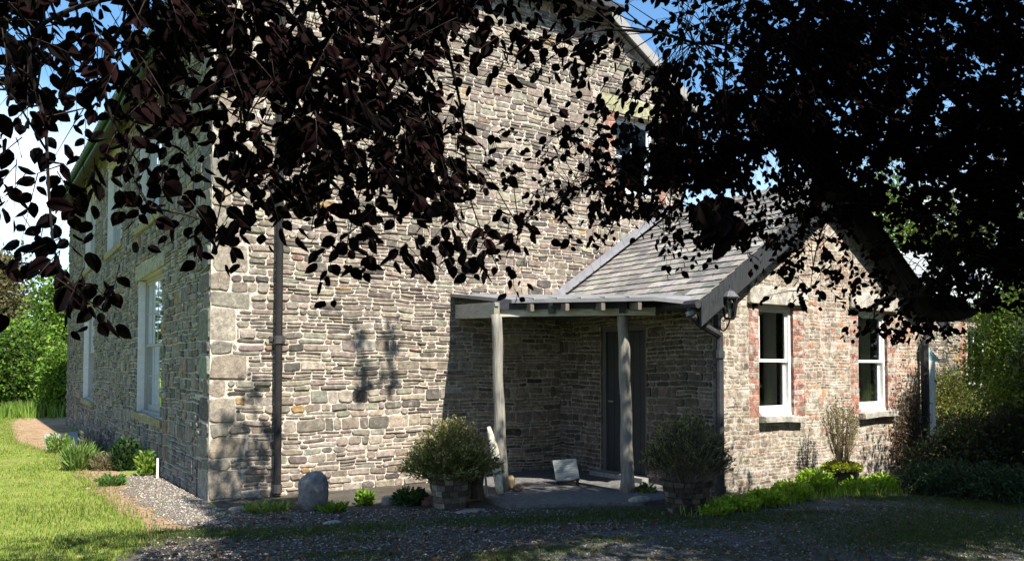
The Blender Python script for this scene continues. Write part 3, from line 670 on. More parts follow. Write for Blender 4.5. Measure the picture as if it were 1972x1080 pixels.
st2=gpx([(262,922),(300,902),(345,925),(405,965),(450,1008),(370,1016),(310,985),(262,950)]); XY=fill(st2,3600,.5); XY=XY+R.normal(0,.16,XY.shape); XY=XY[XY[:,0]<-.03]; o=pebbles('path_chippings',XY,R.uniform(.005,.019,len(XY)),jitcol([(.34,.32,.28),(.42,.39,.34),(.22,.20,.18),(.28,.22,.17),(.16,.14,.12)],len(XY)),M['stone']); tag(o,kind='stuff',label='pale stone chippings along the side wall',cat='gravel')
dp=gpx([(250,1110),(280,1045),(420,1000),(440,985),(900,980),(1300,985),(1500,975),(1250,1010),(950,1060),(800,1110)])
XY=np.concatenate([fill(dp,10000,1),fill(gpx([(900,1120),(1250,1005),(1500,975),(1800,968),(1985,1000),(1985,1110)]),5000,1.2)]); o=pebbles('drive_gravel_stones',XY,R.uniform(.005,.018,len(XY)),jitcol([(.15,.135,.12),(.24,.215,.19),(.10,.09,.08),(.34,.31,.28),(.17,.13,.10)],len(XY)),M['stone']); tag(o,kind='stuff',label='loose dark gravel on the drive',cat='gravel')
# ---------------------------------------------------------------- leaves
def leaves(name,P,D,L,W,cols,mat,parent=None,detail=True,fold=.25):
    """P base, D unit direction, L length, W width"""
    n=len(P); rv=R.normal(0,1,(n,3)); S=np.cross(D,rv); S/=np.linalg.norm(S,axis=1)[:,None]+1e-9; N=np.cross(S,D)
    L=L[:,None];W=W[:,None]
    if detail:
        b=P; m1=P+D*L*.35; m2=P+D*L*.72+N*L*.02; tip=P+D*L*1.0-N*L*.12; up=N*W*fold
        l1=P+D*L*.30+S*W*.5+up; r1=P+D*L*.30-S*W*.5+up; l2=P+D*L*.68+S*W*.40+up; r2=P+D*L*.68-S*W*.40+up
        V=np.stack([b,m1,m2,tip,l1,r1,l2,r2],1).reshape(-1,3); k=np.arange(n)[:,None]*8
        T=np.concatenate([k+[0,4,1],k+[0,1,5],k+[2,6,3],k+[2,3,7]],0); Q=np.concatenate([k+[1,4,6,2],k+[1,2,7,5]],0)
        return np_mesh(name,V,T,Q,np.concatenate([cols]*4),np.concatenate([cols]*2),mat,parent)
    up=N*W*fold
    V=np.stack([P,P+D*L*.45+S*W*.5+up,P+D*L,P+D*L*.45-S*W*.5+up],1).reshape(-1,3); k=np.arange(n)[:,None]*4
    T=np.concatenate([k+[0,1,2],k+[0,2,3]],0)
    return np_mesh(name,V,T,None,np.concatenate([cols]*2),None,mat,parent)
def unit(A): return A/(np.linalg.norm(A,axis=-1,keepdims=True)+1e-9)
def leaves_round(name,P,D,L,W,cols,mat,parent=None,fold=.12):
    n=len(P); rv=R.normal(0,1,(n,3)); S=unit(np.cross(D,rv)); N=np.cross(S,D); L=L[:,None]; W=W[:,None]; curl=R.uniform(-.05,.22,(n,1))
    ts=[.16,.40,.66,.87]; hw=[.34,.50,.43,.22]; V=[P]
    for t in ts: V.append(P+D*L*t-N*L*curl*t*t)
    V.append(P+D*L-N*L*curl*1.1)
    for sg in (1,-1):
        for t,h in zip(ts,hw): V.append(P+D*L*(t-.03)-N*L*curl*t*t+S*sg*W*h+N*W*fold*(h+.15)*R.uniform(.2,1.6,(n,1)))
    V=np.stack(V,1).reshape(-1,3); k=np.arange(n)[:,None]*14; T=[];Q=[]
    for o in (6,10):
        T+=[k+[0,o,1],k+[4,o+3,5]]; Q+=[k+[1,o,o+1,2],k+[2,o+1,o+2,3],k+[3,o+2,o+3,4]]
    return np_mesh(name,V,np.concatenate(T),np.concatenate(Q),np.concatenate([cols]*4),np.concatenate([cols]*6),mat,parent)
def blob_points(blobs,n,ncl,sd):
    """blobs (cx,cy,cz,rx,ry,rz); clumps near the surface"""
    B=np.array(blobs,float); w=B[:,3]*B[:,4]*B[:,5]; w=w**.67; w/=w.sum(); k=R.choice(len(B),ncl,p=w)
    d=unit(R.normal(0,1,(ncl,3))); r=R.random(ncl)**.35; c=B[k,:3]+d*B[k,3:]*r[:,None]
    i=R.integers(0,ncl,n); P=c[i]+R.normal(0,1,(n,3))*sd
    out=unit(P-B[k[i],:3]); return P,out,R.uniform(.75,1.3,ncl)[i]
def bush(name,loc,blobs,n,ls,cols,label,cat,group=None,ncl=None,sd=.1,ar=.5,stems=6,stemr=.02,detail=False,trunk=None):
    rt_=empty(name,loc,label,cat,group); P,D,k=blob_points(blobs,n,ncl or max(8,n//40),sd)
    P[:,2]=np.abs(P[:,2])
    D=unit(D+R.normal(0,.8,P.shape)+np.array([0,0,.2])); L=R.uniform(.6,1.3,n)*ls
    c=jitcol(cols,n)*k[:,None].astype(np.float32)
    leaves('crown' if trunk else 'foliage',P,D,L,L*ar,c,M['leaf'],rt_,detail)
    mb=MB()
    if trunk: mb.tube([loc,Vector(loc)+Vector((.1,0,trunk*.5)),Vector(loc)+Vector((0,.1,trunk))],[stemr*1.3,stemr,stemr*.6],8,(.12,.10,.08))
    B=blobs
    for i in range(stems):
        b=B[i%len(B)]; e=Vector((b[0]+rnd.uniform(-.6,.6)*b[3],b[1]+rnd.uniform(-.6,.6)*b[4],b[2]+rnd.uniform(0,.5)*b[5])); s=Vector(loc)+Vector((rnd.uniform(-.05,.05),rnd.uniform(-.05,.05),trunk*.8 if trunk else 0))
        mb.tube([s,s.lerp(e,.5)+Vector((0,0,.1*b[5])),e],[stemr,stemr*.6,stemr*.25],6,(.13,.11,.08))
    mb.build('trunk' if trunk else 'stem',M['bark'],rt_); return rt_
def V3(v): return (v.x,v.y,v.z)
def gb(x,ytop,ybase,hw,dz=0,dep=None):
    """blob standing on ground at pixel base ybase, top pixel ytop, half-width px"""
    g=ground(x,ybase) if dep is None else at(x,HORIZ,dep); d=(g-CAM).dot(fw); top=at(x,ytop,d).z; r=hw*d/F
    return (g.x,g.y,top*.5+dz,r,r,top*.5)
GL=[(.10,.19,.02),(.15,.27,.03),(.21,.33,.04),(.07,.13,.02)]
GD=[(.03,.06,.015),(.05,.08,.02),(.02,.04,.012),(.06,.07,.03)]
OL_=[(.16,.14,.05),(.12,.12,.05),(.20,.17,.07),(.09,.09,.04)]
# distant trees, left
def tree_bg(x,ytop,ybase,hw,dep,cols,label,n,ls,ncl,sd,name='tree'):
    g=at(x,HORIZ,dep); g.z=0; b=[]; r=hw*dep/F; zt_=at(x,ytop,dep).z; zb=.0 if ybase else 1
    for i in range(9):
        a=rnd.uniform(0,6.28); q=rnd.uniform(0,.6); b.append((g.x+math.cos(a)*r*q,g.y+math.sin(a)*r*q,zt_*rnd.uniform(.25,.78),r*rnd.uniform(.4,.6),r*rnd.uniform(.4,.6),zt_*rnd.uniform(.18,.27)))
    b.append((g.x,g.y,zt_*.35,r*.95,r*.8,zt_*.36)); b.append((g.x,g.y,zt_*.75,r*.6,r*.6,zt_*.25))
    return bush(name,g,b,n,ls,cols,label,'tree' if name=='tree' else 'shrub','trees and shrubs beyond the lawn' ,ncl,sd,.6,8,.12 if name=='tree' else .05,trunk=zt_*.4 if name=='tree' else None)
tree_bg(5,492,1,62,36,OL_+[(.13,.10,.06)],'brownish olive tree at the far left edge behind the lawn',14000,.20,260,.35)
tree_bg(112,518,1,55,33,GL,'bright green tree just left of the far house corner',16000,.18,260,.3)
tree_bg(-90,560,1,70,30,GL+GD,'green tree beyond the far left of the lawn',6000,.22,150,.35)
tree_bg(60,610,1,60,29,GL[:3]+[(.05,.10,.02)],'mid green rounded shrub in front of the brownish tree',12000,.15,200,.25,'shrub')
tree_bg(15,640,1,45,27.5,GL[:2]+GD[:2],'darker green shrub at the left edge below the brownish tree',9000,.14,160,.22,'shrub')
tree_bg(118,665,1,30,27,GL,'low light green shrub touching the far house corner',6000,.12,120,.18,'shrub')
for x_,d_,yt in ((-330,26,330),(-620,22,250),(-1050,19,200),(-1900,17,100),):  # trees added out of frame to darken the side window reflections
    tree_bg(x_,yt,1,190,d_,GD+[(.06,.10,.02)],{-330:'added green tree, unseen left of the frame beyond the lawn',-620:'added tall dark tree, unseen left of the lawn',-1050:'added tall tree, unseen on the near left of the lawn',-1900:'added tall tree, unseen beside the lawn, nearest the viewer'}[x_],5000,.3,120,.5)
for s_,t_,hh_,l_ in ((-16,-24,8,'added light-blocking tree behind the viewer on the left'),(-6,-27,9,'added light-blocking tree straight behind the viewer'),(5,-28,9,'added light-blocking tree behind the viewer on the right'),(16,-25,9,'added light-blocking tree across the drive at the right'),(22,-15,8,'added light-blocking tree right of the drive'),(24,-4,8,'added light-blocking tree beyond the wing end, right of the frame')):  # trees added out of view to block low sky light from the porch
    b_=[(s_+rnd.uniform(-3,3),t_+rnd.uniform(-2,2),hh_*rnd.uniform(.3,.6),3.2,2.8,hh_*.35) for _ in range(7)]
    bush('tree',Vector((s_,t_,0)),b_,7000,.42,GD+[(.06,.09,.02)],l_,'tree','added unseen trees that block low sky light',160,.5,.6,6,.16,trunk=hh_*.4)
# long grass at hedge foot
XY=[];g1=at(-200,700,27.5);g2=at(150,700,27.5); n=9000; t=R.random(n); XY=np.stack([g1.x+(g2.x-g1.x)*t+R.normal(0,.9,n),g1.y+(g2.y-g1.y)*t+R.normal(0,.9,n)],1)
o=blades('meadow_grass',XY,R.uniform(.2,.6,n),.02,jitcol([(.12,.22,.03),(.17,.26,.04)],n),M['leaf']); tag(o,kind='stuff',label='long bright grass at the foot of the far shrubs',cat='grass')
# woodland behind right: fills gaps behind wing
tree_bg(1700,330,1,150,26,[(.14,.20,.03),(.18,.24,.05),(.1,.15,.03)],'sunlit yellow-green tree rising behind the wing',16000,.22,280,.4)
tree_bg(1880,390,1,140,24,[(.15,.18,.04),(.2,.22,.06),(.1,.13,.03)],'olive green tree behind the outbuilding roof',16000,.2,280,.4)
tree_bg(2100,420,1,160,22,GL+GD,'green tree beyond the right edge of the picture',8000,.2,200,.4)
# right hand shrubs
SG='shrubs at the right of the wing'
bush('shrub',ground(1950,925),[gb(1945,598,925,70,.55),gb(1990,580,930,70,.5),gb(1915,640,920,40,.4)],26000,.055,[(.15,.25,.03),(.20,.31,.04),(.09,.15,.02),(.24,.32,.06)],'tall bright green shrub at the right edge','shrub',SG,420,.09)
bush('shrub',ground(1840,880),[gb(1835,715,880,50,.1),gb(1870,770,880,40,0),gb(1805,790,880,28,0)],15000,.05,[(.20,.25,.04),(.27,.30,.05),(.12,.15,.03),(.24,.17,.06)],'yellow-green shrub behind the dark one, in front of the outbuilding','shrub',SG,260,.08)
bush('shrub',ground(1890,935),[gb(1860,800,935,60,0),gb(1930,790,935,60,0),gb(1800,850,930,40,0),gb(2000,760,935,60,0)],26000,.05,GD+[(.07,.06,.05),(.05,.04,.04)],'dark straggly shrub low in front of the other right-hand shrubs','shrub',SG,420,.08)
bush('ground_cover_plant',ground(1850,950),[gb(1780,900,950,40,0),gb(1850,905,955,50,0),gb(1930,910,965,60,0)],11000,.06,[(.035,.07,.03),(.05,.09,.035),(.03,.05,.025)],'dark leafy ground cover at the shaded edge of the drive','plant',None,200,.07,.35)
bush('shrub',ground(2120,960),[gb(2080,500,960,90,.5),gb(2200,450,960,90,.5)],9000,.08,GD,'dark shrub beyond the right edge of the picture','shrub',SG,200,.15)
# ---------------------------------------------------------------- weeds
def tuft(name,x,y,h,r,n,cols,label,cat='plant',group=None,ar=.25,up=1.0,ls=.09,blade=False):
    g=ground(x,y); e=empty(name,g,label,cat,group); th=R.uniform(0,2*np.pi,n); q=r*np.sqrt(R.random(n)); z=h*R.random(n)*(1-.5*(q/r)**2)
    P=np.stack([g.x+np.cos(th)*q*(.5+z/h*.5),g.y+np.sin(th)*q*(.5+z/h*.5),z*.85],1); D=unit(np.stack([np.cos(th)*.7,np.sin(th)*.7,np.full(n,up)],1)+R.normal(0,.4,(n,3)))
    L=R.uniform(.6,1.2,n)*ls; leaves('foliage',P,D,L,L*ar,jitcol(cols,n),M['leaf'],e,True)
    mb=MB()
    for i in range(7):
        a=rnd.uniform(0,6.28); mb.tube([g,g+Vector((math.cos(a)*r*.4,math.sin(a)*r*.4,h*.8))],[.006,.003],5,(.1,.13,.04))
    mb.build('stem',M['leaf'],e)
    return e
LIME=[(.14,.26,.02),(.20,.32,.03),(.10,.20,.02)]
WB='weeds at the foot of the side wall'
tuft('weed',112,872,.45,.28,500,LIME,'bright green leafy weed, farthest along the side wall','weed',WB)
tuft('weed',152,905,.42,.30,600,[(.16,.26,.06),(.2,.3,.08),(.1,.18,.03)],'grassy yellow-green clump between path and side wall','weed',WB,.1,1.5,.2)
tuft('weed',205,905,.3,.3,350,[(.18,.15,.09),(.14,.16,.06),(.25,.18,.12)],'brownish withered clump against the side wall','weed',WB,.3)
tuft('weed',243,905,.62,.28,900,[(.03,.07,.02),(.05,.10,.025),(.02,.05,.02)],'dark green bushy plant below the tall ground floor window','weed',WB,.5,1,.08)
tuft('weed',284,916,.42,.20,420,LIME+[(.25,.33,.08)],'light green plant beside the small white stake','weed',WB,.4)
tuft('weed',216,935,.14,.22,260,[(.07,.16,.03),(.1,.2,.04)],'low green weed at the edge of the pale gravel','weed',WB,.3)
tuft('weed',182,868,.5,.35,300,[(.28,.22,.30),(.12,.15,.08),(.2,.18,.2)],'lilac tinged flowering plant against the side wall','weed',WB,.4)
mb=MB(); g=ground(303,922); mb.tube([g,g+ZA*.30],[.018,.016],8,(.75,.75,.72)); o=mb.build('white_stake',M['paint']); tag(o,'short white stake standing by the side wall below the tall window','stake')
LIME2=[(.24,.44,.03),(.34,.52,.04),(.16,.30,.02),(.38,.48,.07)]
WF='weeds at the foot of the gable and wing'
tuft('weed',702,972,.20,.13,260,LIME,'bright green weed on the ground between boulder and stone planter','weed',WF,.6,.8,.06)
tuft('weed',790,972,.22,.25,420,[(.03,.08,.02),(.05,.1,.03)],'dark green leafy weed left of the stone planter','weed',WF,.5,.8,.07)
tuft('weed',640,985,.07,.2,160,LIME,'tiny green weeds beside the boulder','weed',WF,.3)
tuft('weed',515,985,.08,.35,260,[(.12,.2,.03),(.2,.24,.06)],'sparse low weeds at the foot of the tall downpipe','weed',WF,.3)
tuft('weed',1143,0+955,.1,.08,10,LIME,'few weed leaves by the porch floor','weed',WF) if False else None
tuft('weed',1245,955,.18,.16,260,[(.12,.2,.04),(.2,.26,.08),(.06,.1,.03)],'small weed at the foot of the right porch post','weed',WF,.5,.9,.05)
for (x,y,hh,r,nn,l) in [(1372,988,.13,.30,900,'low lime green weeds in front of the black swan neck downpipe'),(1425,980,.17,.30,1000,'lime green weeds at the wing wall just right of the swan neck downpipe'),(1478,972,.20,.30,1100,'lime green weeds below the left end of the left wing sill'),(1525,962,.26,.32,1300,'lime green weeds below the right end of the left wing sill'),(1572,950,.36,.30,1400,'tallest lime green weeds, left of the black plant pot'),(1655,948,.22,.30,1000,'lime green weeds right of the black plant pot'),(1700,947,.27,.25,900,'lime green weeds where the dark shrubs begin')]:
    tuft('weed',x,y,hh,r,nn,LIME2,l,'weed',WF,.5,.7,.06)
wb=[ground(x,y) for x,y in ((1345,990),(1425,978),(1500,968),(1572,955),(1650,950),(1725,948))]; XY=[]
for a_,b_ in zip(wb[:-1],wb[1:]):
    k_=450; t_=R.random(k_); XY.append(np.stack([a_.x+(b_.x-a_.x)*t_,a_.y+(b_.y-a_.y)*t_],1)+R.normal(0,.12,(k_,2)))
XY=np.concatenate(XY); o=blades('weed_grass',XY,R.uniform(.04,.18,len(XY)),.004,jitcol(LIME2+[(.3,.34,.10)],len(XY)),M['leaf'],.9); tag(o,kind='stuff',label='long bright grass among the weeds at the foot of the wing',cat='grass')
# ---------------------------------------------------------------- boulder
import bmesh
def boulder(name,c,rx,ry,rz,seed,col,label,cat):
    bm=bmesh.new(); bmesh.ops.create_icosphere(bm,subdivisions=4,radius=1); rg=random.Random(seed); ph=[rg.uniform(0,6) for _ in range(9)]
    for v in bm.verts:
        p=v.co.normalized(); k=1+.06*math.sin(p.x*2+ph[0])*math.cos(p.y*2.3+ph[1])+.03*math.sin(p.z*4+ph[2]+p.x*4)+.03*math.sin(p.x*13+ph[3])*math.sin(p.y*11+p.z*9)+.018*math.sin(p.x*27+p.z*31)
        q=Vector([math.copysign(abs(a)**.8,a) for a in p]); v.co=Vector((q.x*rx,q.y*ry,q.z*rz))*k
    me=bpy.data.meshes.new(name); bm.to_mesh(me); bm.free(); me.materials.append(M['stone'])
    a=me.color_attributes.new('Col','FLOAT_COLOR','CORNER'); a.data.foreach_set('color',np.tile([*col,1],len(me.loops)))
    me.polygons.foreach_set('use_smooth',[True]*len(me.polygons))
    o=bpy.data.objects.new(name,me); C.objects.link(o); o.location=c; return tag(o,label,cat) if label else o
g=ground(603,982); boulder('boulder',g+ZA*.20,.165,.15,.225,4,(.19,.18,.175),'rounded dark grey boulder standing against the gable by the downpipe','boulder')
# ---------------------------------------------------------------- planters with shrubs
def planter(x,y,wpx,ytop,label,cols,rimc,seed,name='stone_planter'):
    g=ground(x,y); d=(g-CAM).dot(fw); r=wpx*.5*d/F; hh=at(x,ytop,d).z; e=empty(name,g,label,'planter'); rg=random.Random(seed); mb=MB()
    rows=6; 
    for k in range(rows):
        z0=hh*k/rows; z1=hh*(k+1)/rows-.006; n=15; rr0=r*(.74+.2*k/rows); rr1=r*(.74+.2*(k+1)/rows)
        if k==rows-1: rr0=r*1.02; rr1=r*1.02
        off=rg.random()
        for i in range(n):
            a0=2*math.pi*(i+off)/n+.012; a1=2*math.pi*(i+1+off)/n-.012; j=1+rg.uniform(-.02,.02); V=[]
            for (rr,z) in ((rr0*j,z0),(rr1*j,z1),(rr1*j*.8,z1),(rr0*j*.8,z0)):
                for a in (a0,(a0+a1)/2,a1): V.append((g.x+rr*math.cos(a),g.y+rr*math.sin(a),z))
            mb.add(V,[(0,1,4,3),(1,2,5,4),(3,4,7,6),(4,5,8,7),(0,3,6,9),(2,11,8,5)],pick(rimc if k==rows-1 else cols,rg,.25))
    mb.build('pot_wall',M['stone'],e)
    mb=MB(); mb.lathe((g.x,g.y,0),[(r*.68,.01),(r*.85,hh-.05),(.01,hh-.04)],20,(.05,.035,.025)); mb.build('soil',M['stone'],e)
    return g,d,r,hh
def potshrub(g,z,tops,rad,n_st,lv,cols,label,name='potted_shrub',ls=.035,tipc=None,spread=1.0,stemcol=(.16,.11,.07),lo=.3,ar=.35,fl=.7):
    e=empty(name,(g.x,g.y,z),label,'shrub'); mb=MB(); Ps=[];Ds=[];Cs=[]
    o=Vector((g.x,g.y,z))
    for i in range(n_st):
        a=rnd.uniform(0,6.28); q=math.sqrt(rnd.random()); top=tops*(1-fl*q*q)*rnd.uniform(.85,1.05)
        end=o+Vector((math.cos(a)*q*rad,math.sin(a)*q*rad,top)); mid=o+Vector((math.cos(a)*q*rad*.55,math.sin(a)*q*rad*.55,top*.45))
        s=o+Vector((math.cos(a)*q*.07,math.sin(a)*q*.07,0)); pts=[]
        for k in range(7):
            t=k/6; p=s*(1-t)**2+mid*2*t*(1-t)+end*t*t; pts.append(p+Vector((rnd.gauss(0,.006),rnd.gauss(0,.006),0)))
        mb.tube(pts,[.006*(1-k/8) for k in range(7)],4,stemcol,False)
        for k in range(lv):
            t=lo+(1-lo)*rnd.random()**.7; j=min(int(t*6),5); p=pts[j].lerp(pts[j+1],t*6-j); dd=(pts[j+1]-pts[j]).normalized()
            Ps.append(tuple(p+Vector((rnd.gauss(0,.012),rnd.gauss(0,.012),rnd.gauss(0,.012))))); Ds.append(tuple(dd*.9+Vector((rnd.gauss(0,.6),rnd.gauss(0,.6),rnd.gauss(0,.4))))); Cs.append(1 if t>.9 and tipc else 0)
    mb.build('stem',M['bark'],e); P=np.array(Ps);D=unit(np.array(Ds)); c=jitcol(cols,len(P)); 
    if tipc: m=np.array(Cs)==1; m&=R.random(len(P))<.5; c[m]=jitcol(tipc,m.sum())
    L=R.uniform(.7,1.3,len(P))*ls; leaves('foliage',P,D,L,L*ar,c,M['leaf'],e,True); return e
g,d,r,hh=planter(868,975,92,905,'pale stacked-stone planter holding the left shrub',[((.12,.10,.08),3),((.20,.175,.14),2),((.07,.06,.05),2)],[((.13,.12,.09),2),((.09,.08,.06),1)],3)
potshrub(g,hh-.12,.74,.64,300,48,[(.14,.17,.03),(.19,.22,.045),(.25,.26,.07),(.09,.11,.025)],'bushy olive green shrub in the pale planter left of the porch',tipc=[(.5,.42,.25),(.3,.28,.1)],lo=.12,fl=.85)
g,d,r,hh=planter(1322,985,100,922,'dark stone planter with a thick rim holding the twiggy right shrub',[((.06,.052,.045),3),((.13,.105,.08),1.5),((.04,.036,.033),2)],[((.07,.06,.05),2),((.12,.10,.075),1)],5)
potshrub(g,hh-.10,.90,.54,300,32,[(.07,.08,.03),(.10,.10,.035),(.05,.055,.02)],'twiggy dark shrub in the dark planter right of the porch',tipc=[(.2,.24,.05),(.3,.3,.1)],stemcol=(.22,.19,.16),lo=.5,ls=.03)
# black round pot
g=ground(1622,943); e=empty('plant_pot',g,'round black plant pot under the wall between the two wing windows','plant pot'); mb=MB()
rr=33*((g-CAM).dot(fw))/F; mb.lathe(g,[(rr*.78,0),(rr*.95,.26),(rr*1.03,.262),(rr*1.03,.30),(rr*.94,.30),(rr*.9,.25),(.01,.25)],28,(.012,.012,.013)); mb.build('pot_wall',M['paint'],e)
gp_=Vector((g.x,g.y,0))
e=empty('potted_plant',(g.x,g.y,.25),'lime yellow bushy plant spilling from the black pot','plant'); n=1500; th=R.uniform(0,6.28,n); q=rr*1.05*np.sqrt(R.random(n)); P=np.stack([g.x+np.cos(th)*q,g.y+np.sin(th)*q,.25+.13*R.random(n)*(1-.5*(q/rr)**2)],1)
L=R.uniform(.02,.045,n); leaves('foliage',P,unit(np.stack([np.cos(th),np.sin(th),np.full(n,.8)],1)+R.normal(0,.5,(n,3))),L,L*.6,jitcol([(.30,.36,.02),(.38,.40,.03),(.2,.28,.02)],n),M['leaf'],e)
potshrub(gp_,.27,.95,.26,70,26,[(.13,.15,.04),(.18,.18,.07),(.22,.17,.10)],'thin upright straw-coloured shrub growing from the black pot',name='upright_shrub',fl=.3,stemcol=(.25,.19,.12),ls=.035,ar=.3)
# dead climber on the wall right end
e=empty('dead_climber',Vector((WX+4.25,WY-.06,0)),'bare brown climber with withered stems on the right end of the wing wall','climber'); mb=MB()
for i in range(46):
    x=WX+rnd.uniform(3.85,4.55); y=WY-.05; z=0; pts=[]; 
    top=rnd.uniform(.5,1.5)
    for k in range(9):
        pts.append((x,y-rnd.uniform(0,.06),z)); z+=top/8; x+=rnd.gauss(0,.035)
    mb.tube(pts,[.009*(1-k/10) for k in range(9)],5,pick([((.11,.07,.05),2),((.19,.13,.09),1)],rnd),False)
mb.build('stem',M['bark'],e); n=2600; P=np.stack([WX+R.normal(4.2,.22,n),WY-.07-.08*R.random(n),np.abs(R.normal(.5,.42,n))],1)
L=R.uniform(.02,.06,n); leaves('foliage',P,unit(R.normal(0,1,(n,3))+[0,-.4,-.3]),L,L*.5,jitcol([(.10,.06,.045),(.06,.05,.03),(.16,.10,.07),(.08,.09,.03)],n),M['leaf'],e)
XY=fill(gpx([(300,1110),(300,1030),(460,990),(1300,1000),(1800,975),(1950,1080),(1500,1150)]),900,.6); n=len(XY); P=np.concatenate([XY,np.full((n,1),.018)],1); th=R.uniform(0,6.28,n)
L=R.uniform(.03,.06,n); o=leaves('fallen_leaves',P,unit(np.stack([np.cos(th),np.sin(th),R.uniform(-.05,.25,n)],1)),L,L*.65,jitcol([(.12,.06,.03),(.18,.11,.05),(.08,.04,.025),(.22,.16,.08)],n),M['leaf']); tag(o,kind='stuff',label='dry brown leaves scattered over the drive',cat='leaf litter')
# ---------------------------------------------------------------- notice board
c=at(1090,905,11.6); g=ground(1095,935,.05); e=empty('notice_board',Vector((g.x,g.y,.05)),'small white notice board with faint lines, propped on a low black stand under the porch','notice board')
a=at(1064,886,10.95);b=at(1109,882,10.85);c=at(1116,920,10.7);dd=at(1071,926,10.8); nn=(b-a).cross(dd-a).normalized(); nn=nn if nn.dot(fw)<0 else -nn
mb=MB(); mb.add([a,b,c,dd,a-nn*.015,b-nn*.015,c-nn*.015,dd-nn*.015],[(0,1,2,3),(7,6,5,4),(0,4,5,1),(1,5,6,2),(2,6,7,3),(3,7,4,0)],(.25,.27,.265)); mb.build('board',M['paint'],e)
mb=MB()
for k in range(7):
    t=.14+.115*k; l0=a.lerp(dd,t);l1=b.lerp(c,t); 
    segs=[(.1,.42),(.46,.8)] if k%2 else [(.12,.6),(.64,.88)]
    for s0_,s1_ in segs: p=l0.lerp(l1,s0_)+nn*.002;q=l0.lerp(l1,s1_)+nn*.002; w=(dd-a)*.022; mb.quad(p,q,q+w,p+w,(.13,.15,.15))
mb.build('text_line',M['paint'],e)
mb=MB(); dn_=(dd-a).normalized(); 
for p in (dd.lerp(c,.08),dd.lerp(c,.92)): mb.tube([p-nn*.02-dn_*.2,p-nn*.02,Vector((p.x,p.y,.055))-nn*.02],.012,6,(.02,.02,.02)); mb.tube([p-nn*.02-dn_*.15,Vector((p.x,p.y,.055))+fw*.14],.011,6,(.02,.02,.02))
mb.tube([dd-nn*.0-ZA*.02,c-ZA*.02],.014,6,(.02,.02,.02)); mb.build('stand',M['iron'],e)
# leaning wood etc
mb=MB(); a=at(941,822,10.35);b=ground(966,955,.05)+fw*.15; P=[];
for i in range(12):
    t=i/11; P.append(a.lerp(b,t)+rt*.015*math.sin(t*5))
mb.tube(P,[.012+.045*math.sin(min(1,(i+1)/6)*1.57)*(1 if i<8 else 1-.1*(i-8)) for i in range(12)],9,(.62,.58,.46)); o=mb.build('bleached_branch',M['wood'],None,True); tag(o,'bleached pale piece of wood leaning behind the left porch post','wood piece')
mb=MB(); g=ground(916,958,.05); mb.tube([g,g+ZA*.15,g+ZA*.40+rt*.02],[.11,.09,.10],10,(.10,.075,.055)); o=mb.build('wood_stump',M['bark']); tag(o,'dark upright wood stump between left planter and porch post','stump')
mb=MB(); g=ground(938,955,.05); mb.tube([g,g+ZA*.36-rt*.03],[.016,.012],7,(.5,.46,.38)); o=mb.build('garden_cane',M['wood']); tag(o,'thin pale stick standing beside the dark stump','stick')
boulder('clay_lump',at(998,940,10.3),.075,.05,.045,9,(.34,.20,.14),'reddish clay lump on the porch floor right of the left post','clay piece').location.z=.09
boulder('sandstone_lump',at(984,922,10.4),.05,.05,.09,10,(.48,.36,.2),'pale orange stone standing just right of the left porch post','stone').location.z=.14
boulder('pale_stone',at(930,940,10.1),.05,.045,.06,12,(.42,.40,.36),'small whitish stone left of the foot of the left porch post','stone').location.z=.09
boulder('kerb_stone',ground(1232,963,.05),.16,.07,.05,13,(.36,.35,.29),'flat pale stone right of the foot of the right porch post','stone')
for i,(x,y,rx,c_) in enumerate([(905,985,.2,(.3,.24,.2)),(640,1008,.1,(.3,.29,.28)),(460,980,.12,(.26,.25,.23))]):
    boulder('flat_stone',ground(x,y),rx,.07,.03,20+i,c_,['flat reddish stone lying in front of the left planter','small flat grey stone on the gravel below the boulder','flat grey stone at the foot of the corner quoins'][i],'stone')
for i in range(9):
    x=745+i*13; g=ground(x,972-(i%3)*3); boulder('edging_stone',g+ZA*.03,rnd.uniform(.05,.09),.05,rnd.uniform(.05,.1),40+i,pick([((.26,.22,.19),2),((.34,.31,.28),1),((.25,.13,.10),.7)],rnd),['first','second','third','fourth','fifth','sixth','seventh','eighth','ninth'][i]+' from the left in the row of loose stones beside the stone planter','stone')['group']='loose stones left of the planter'
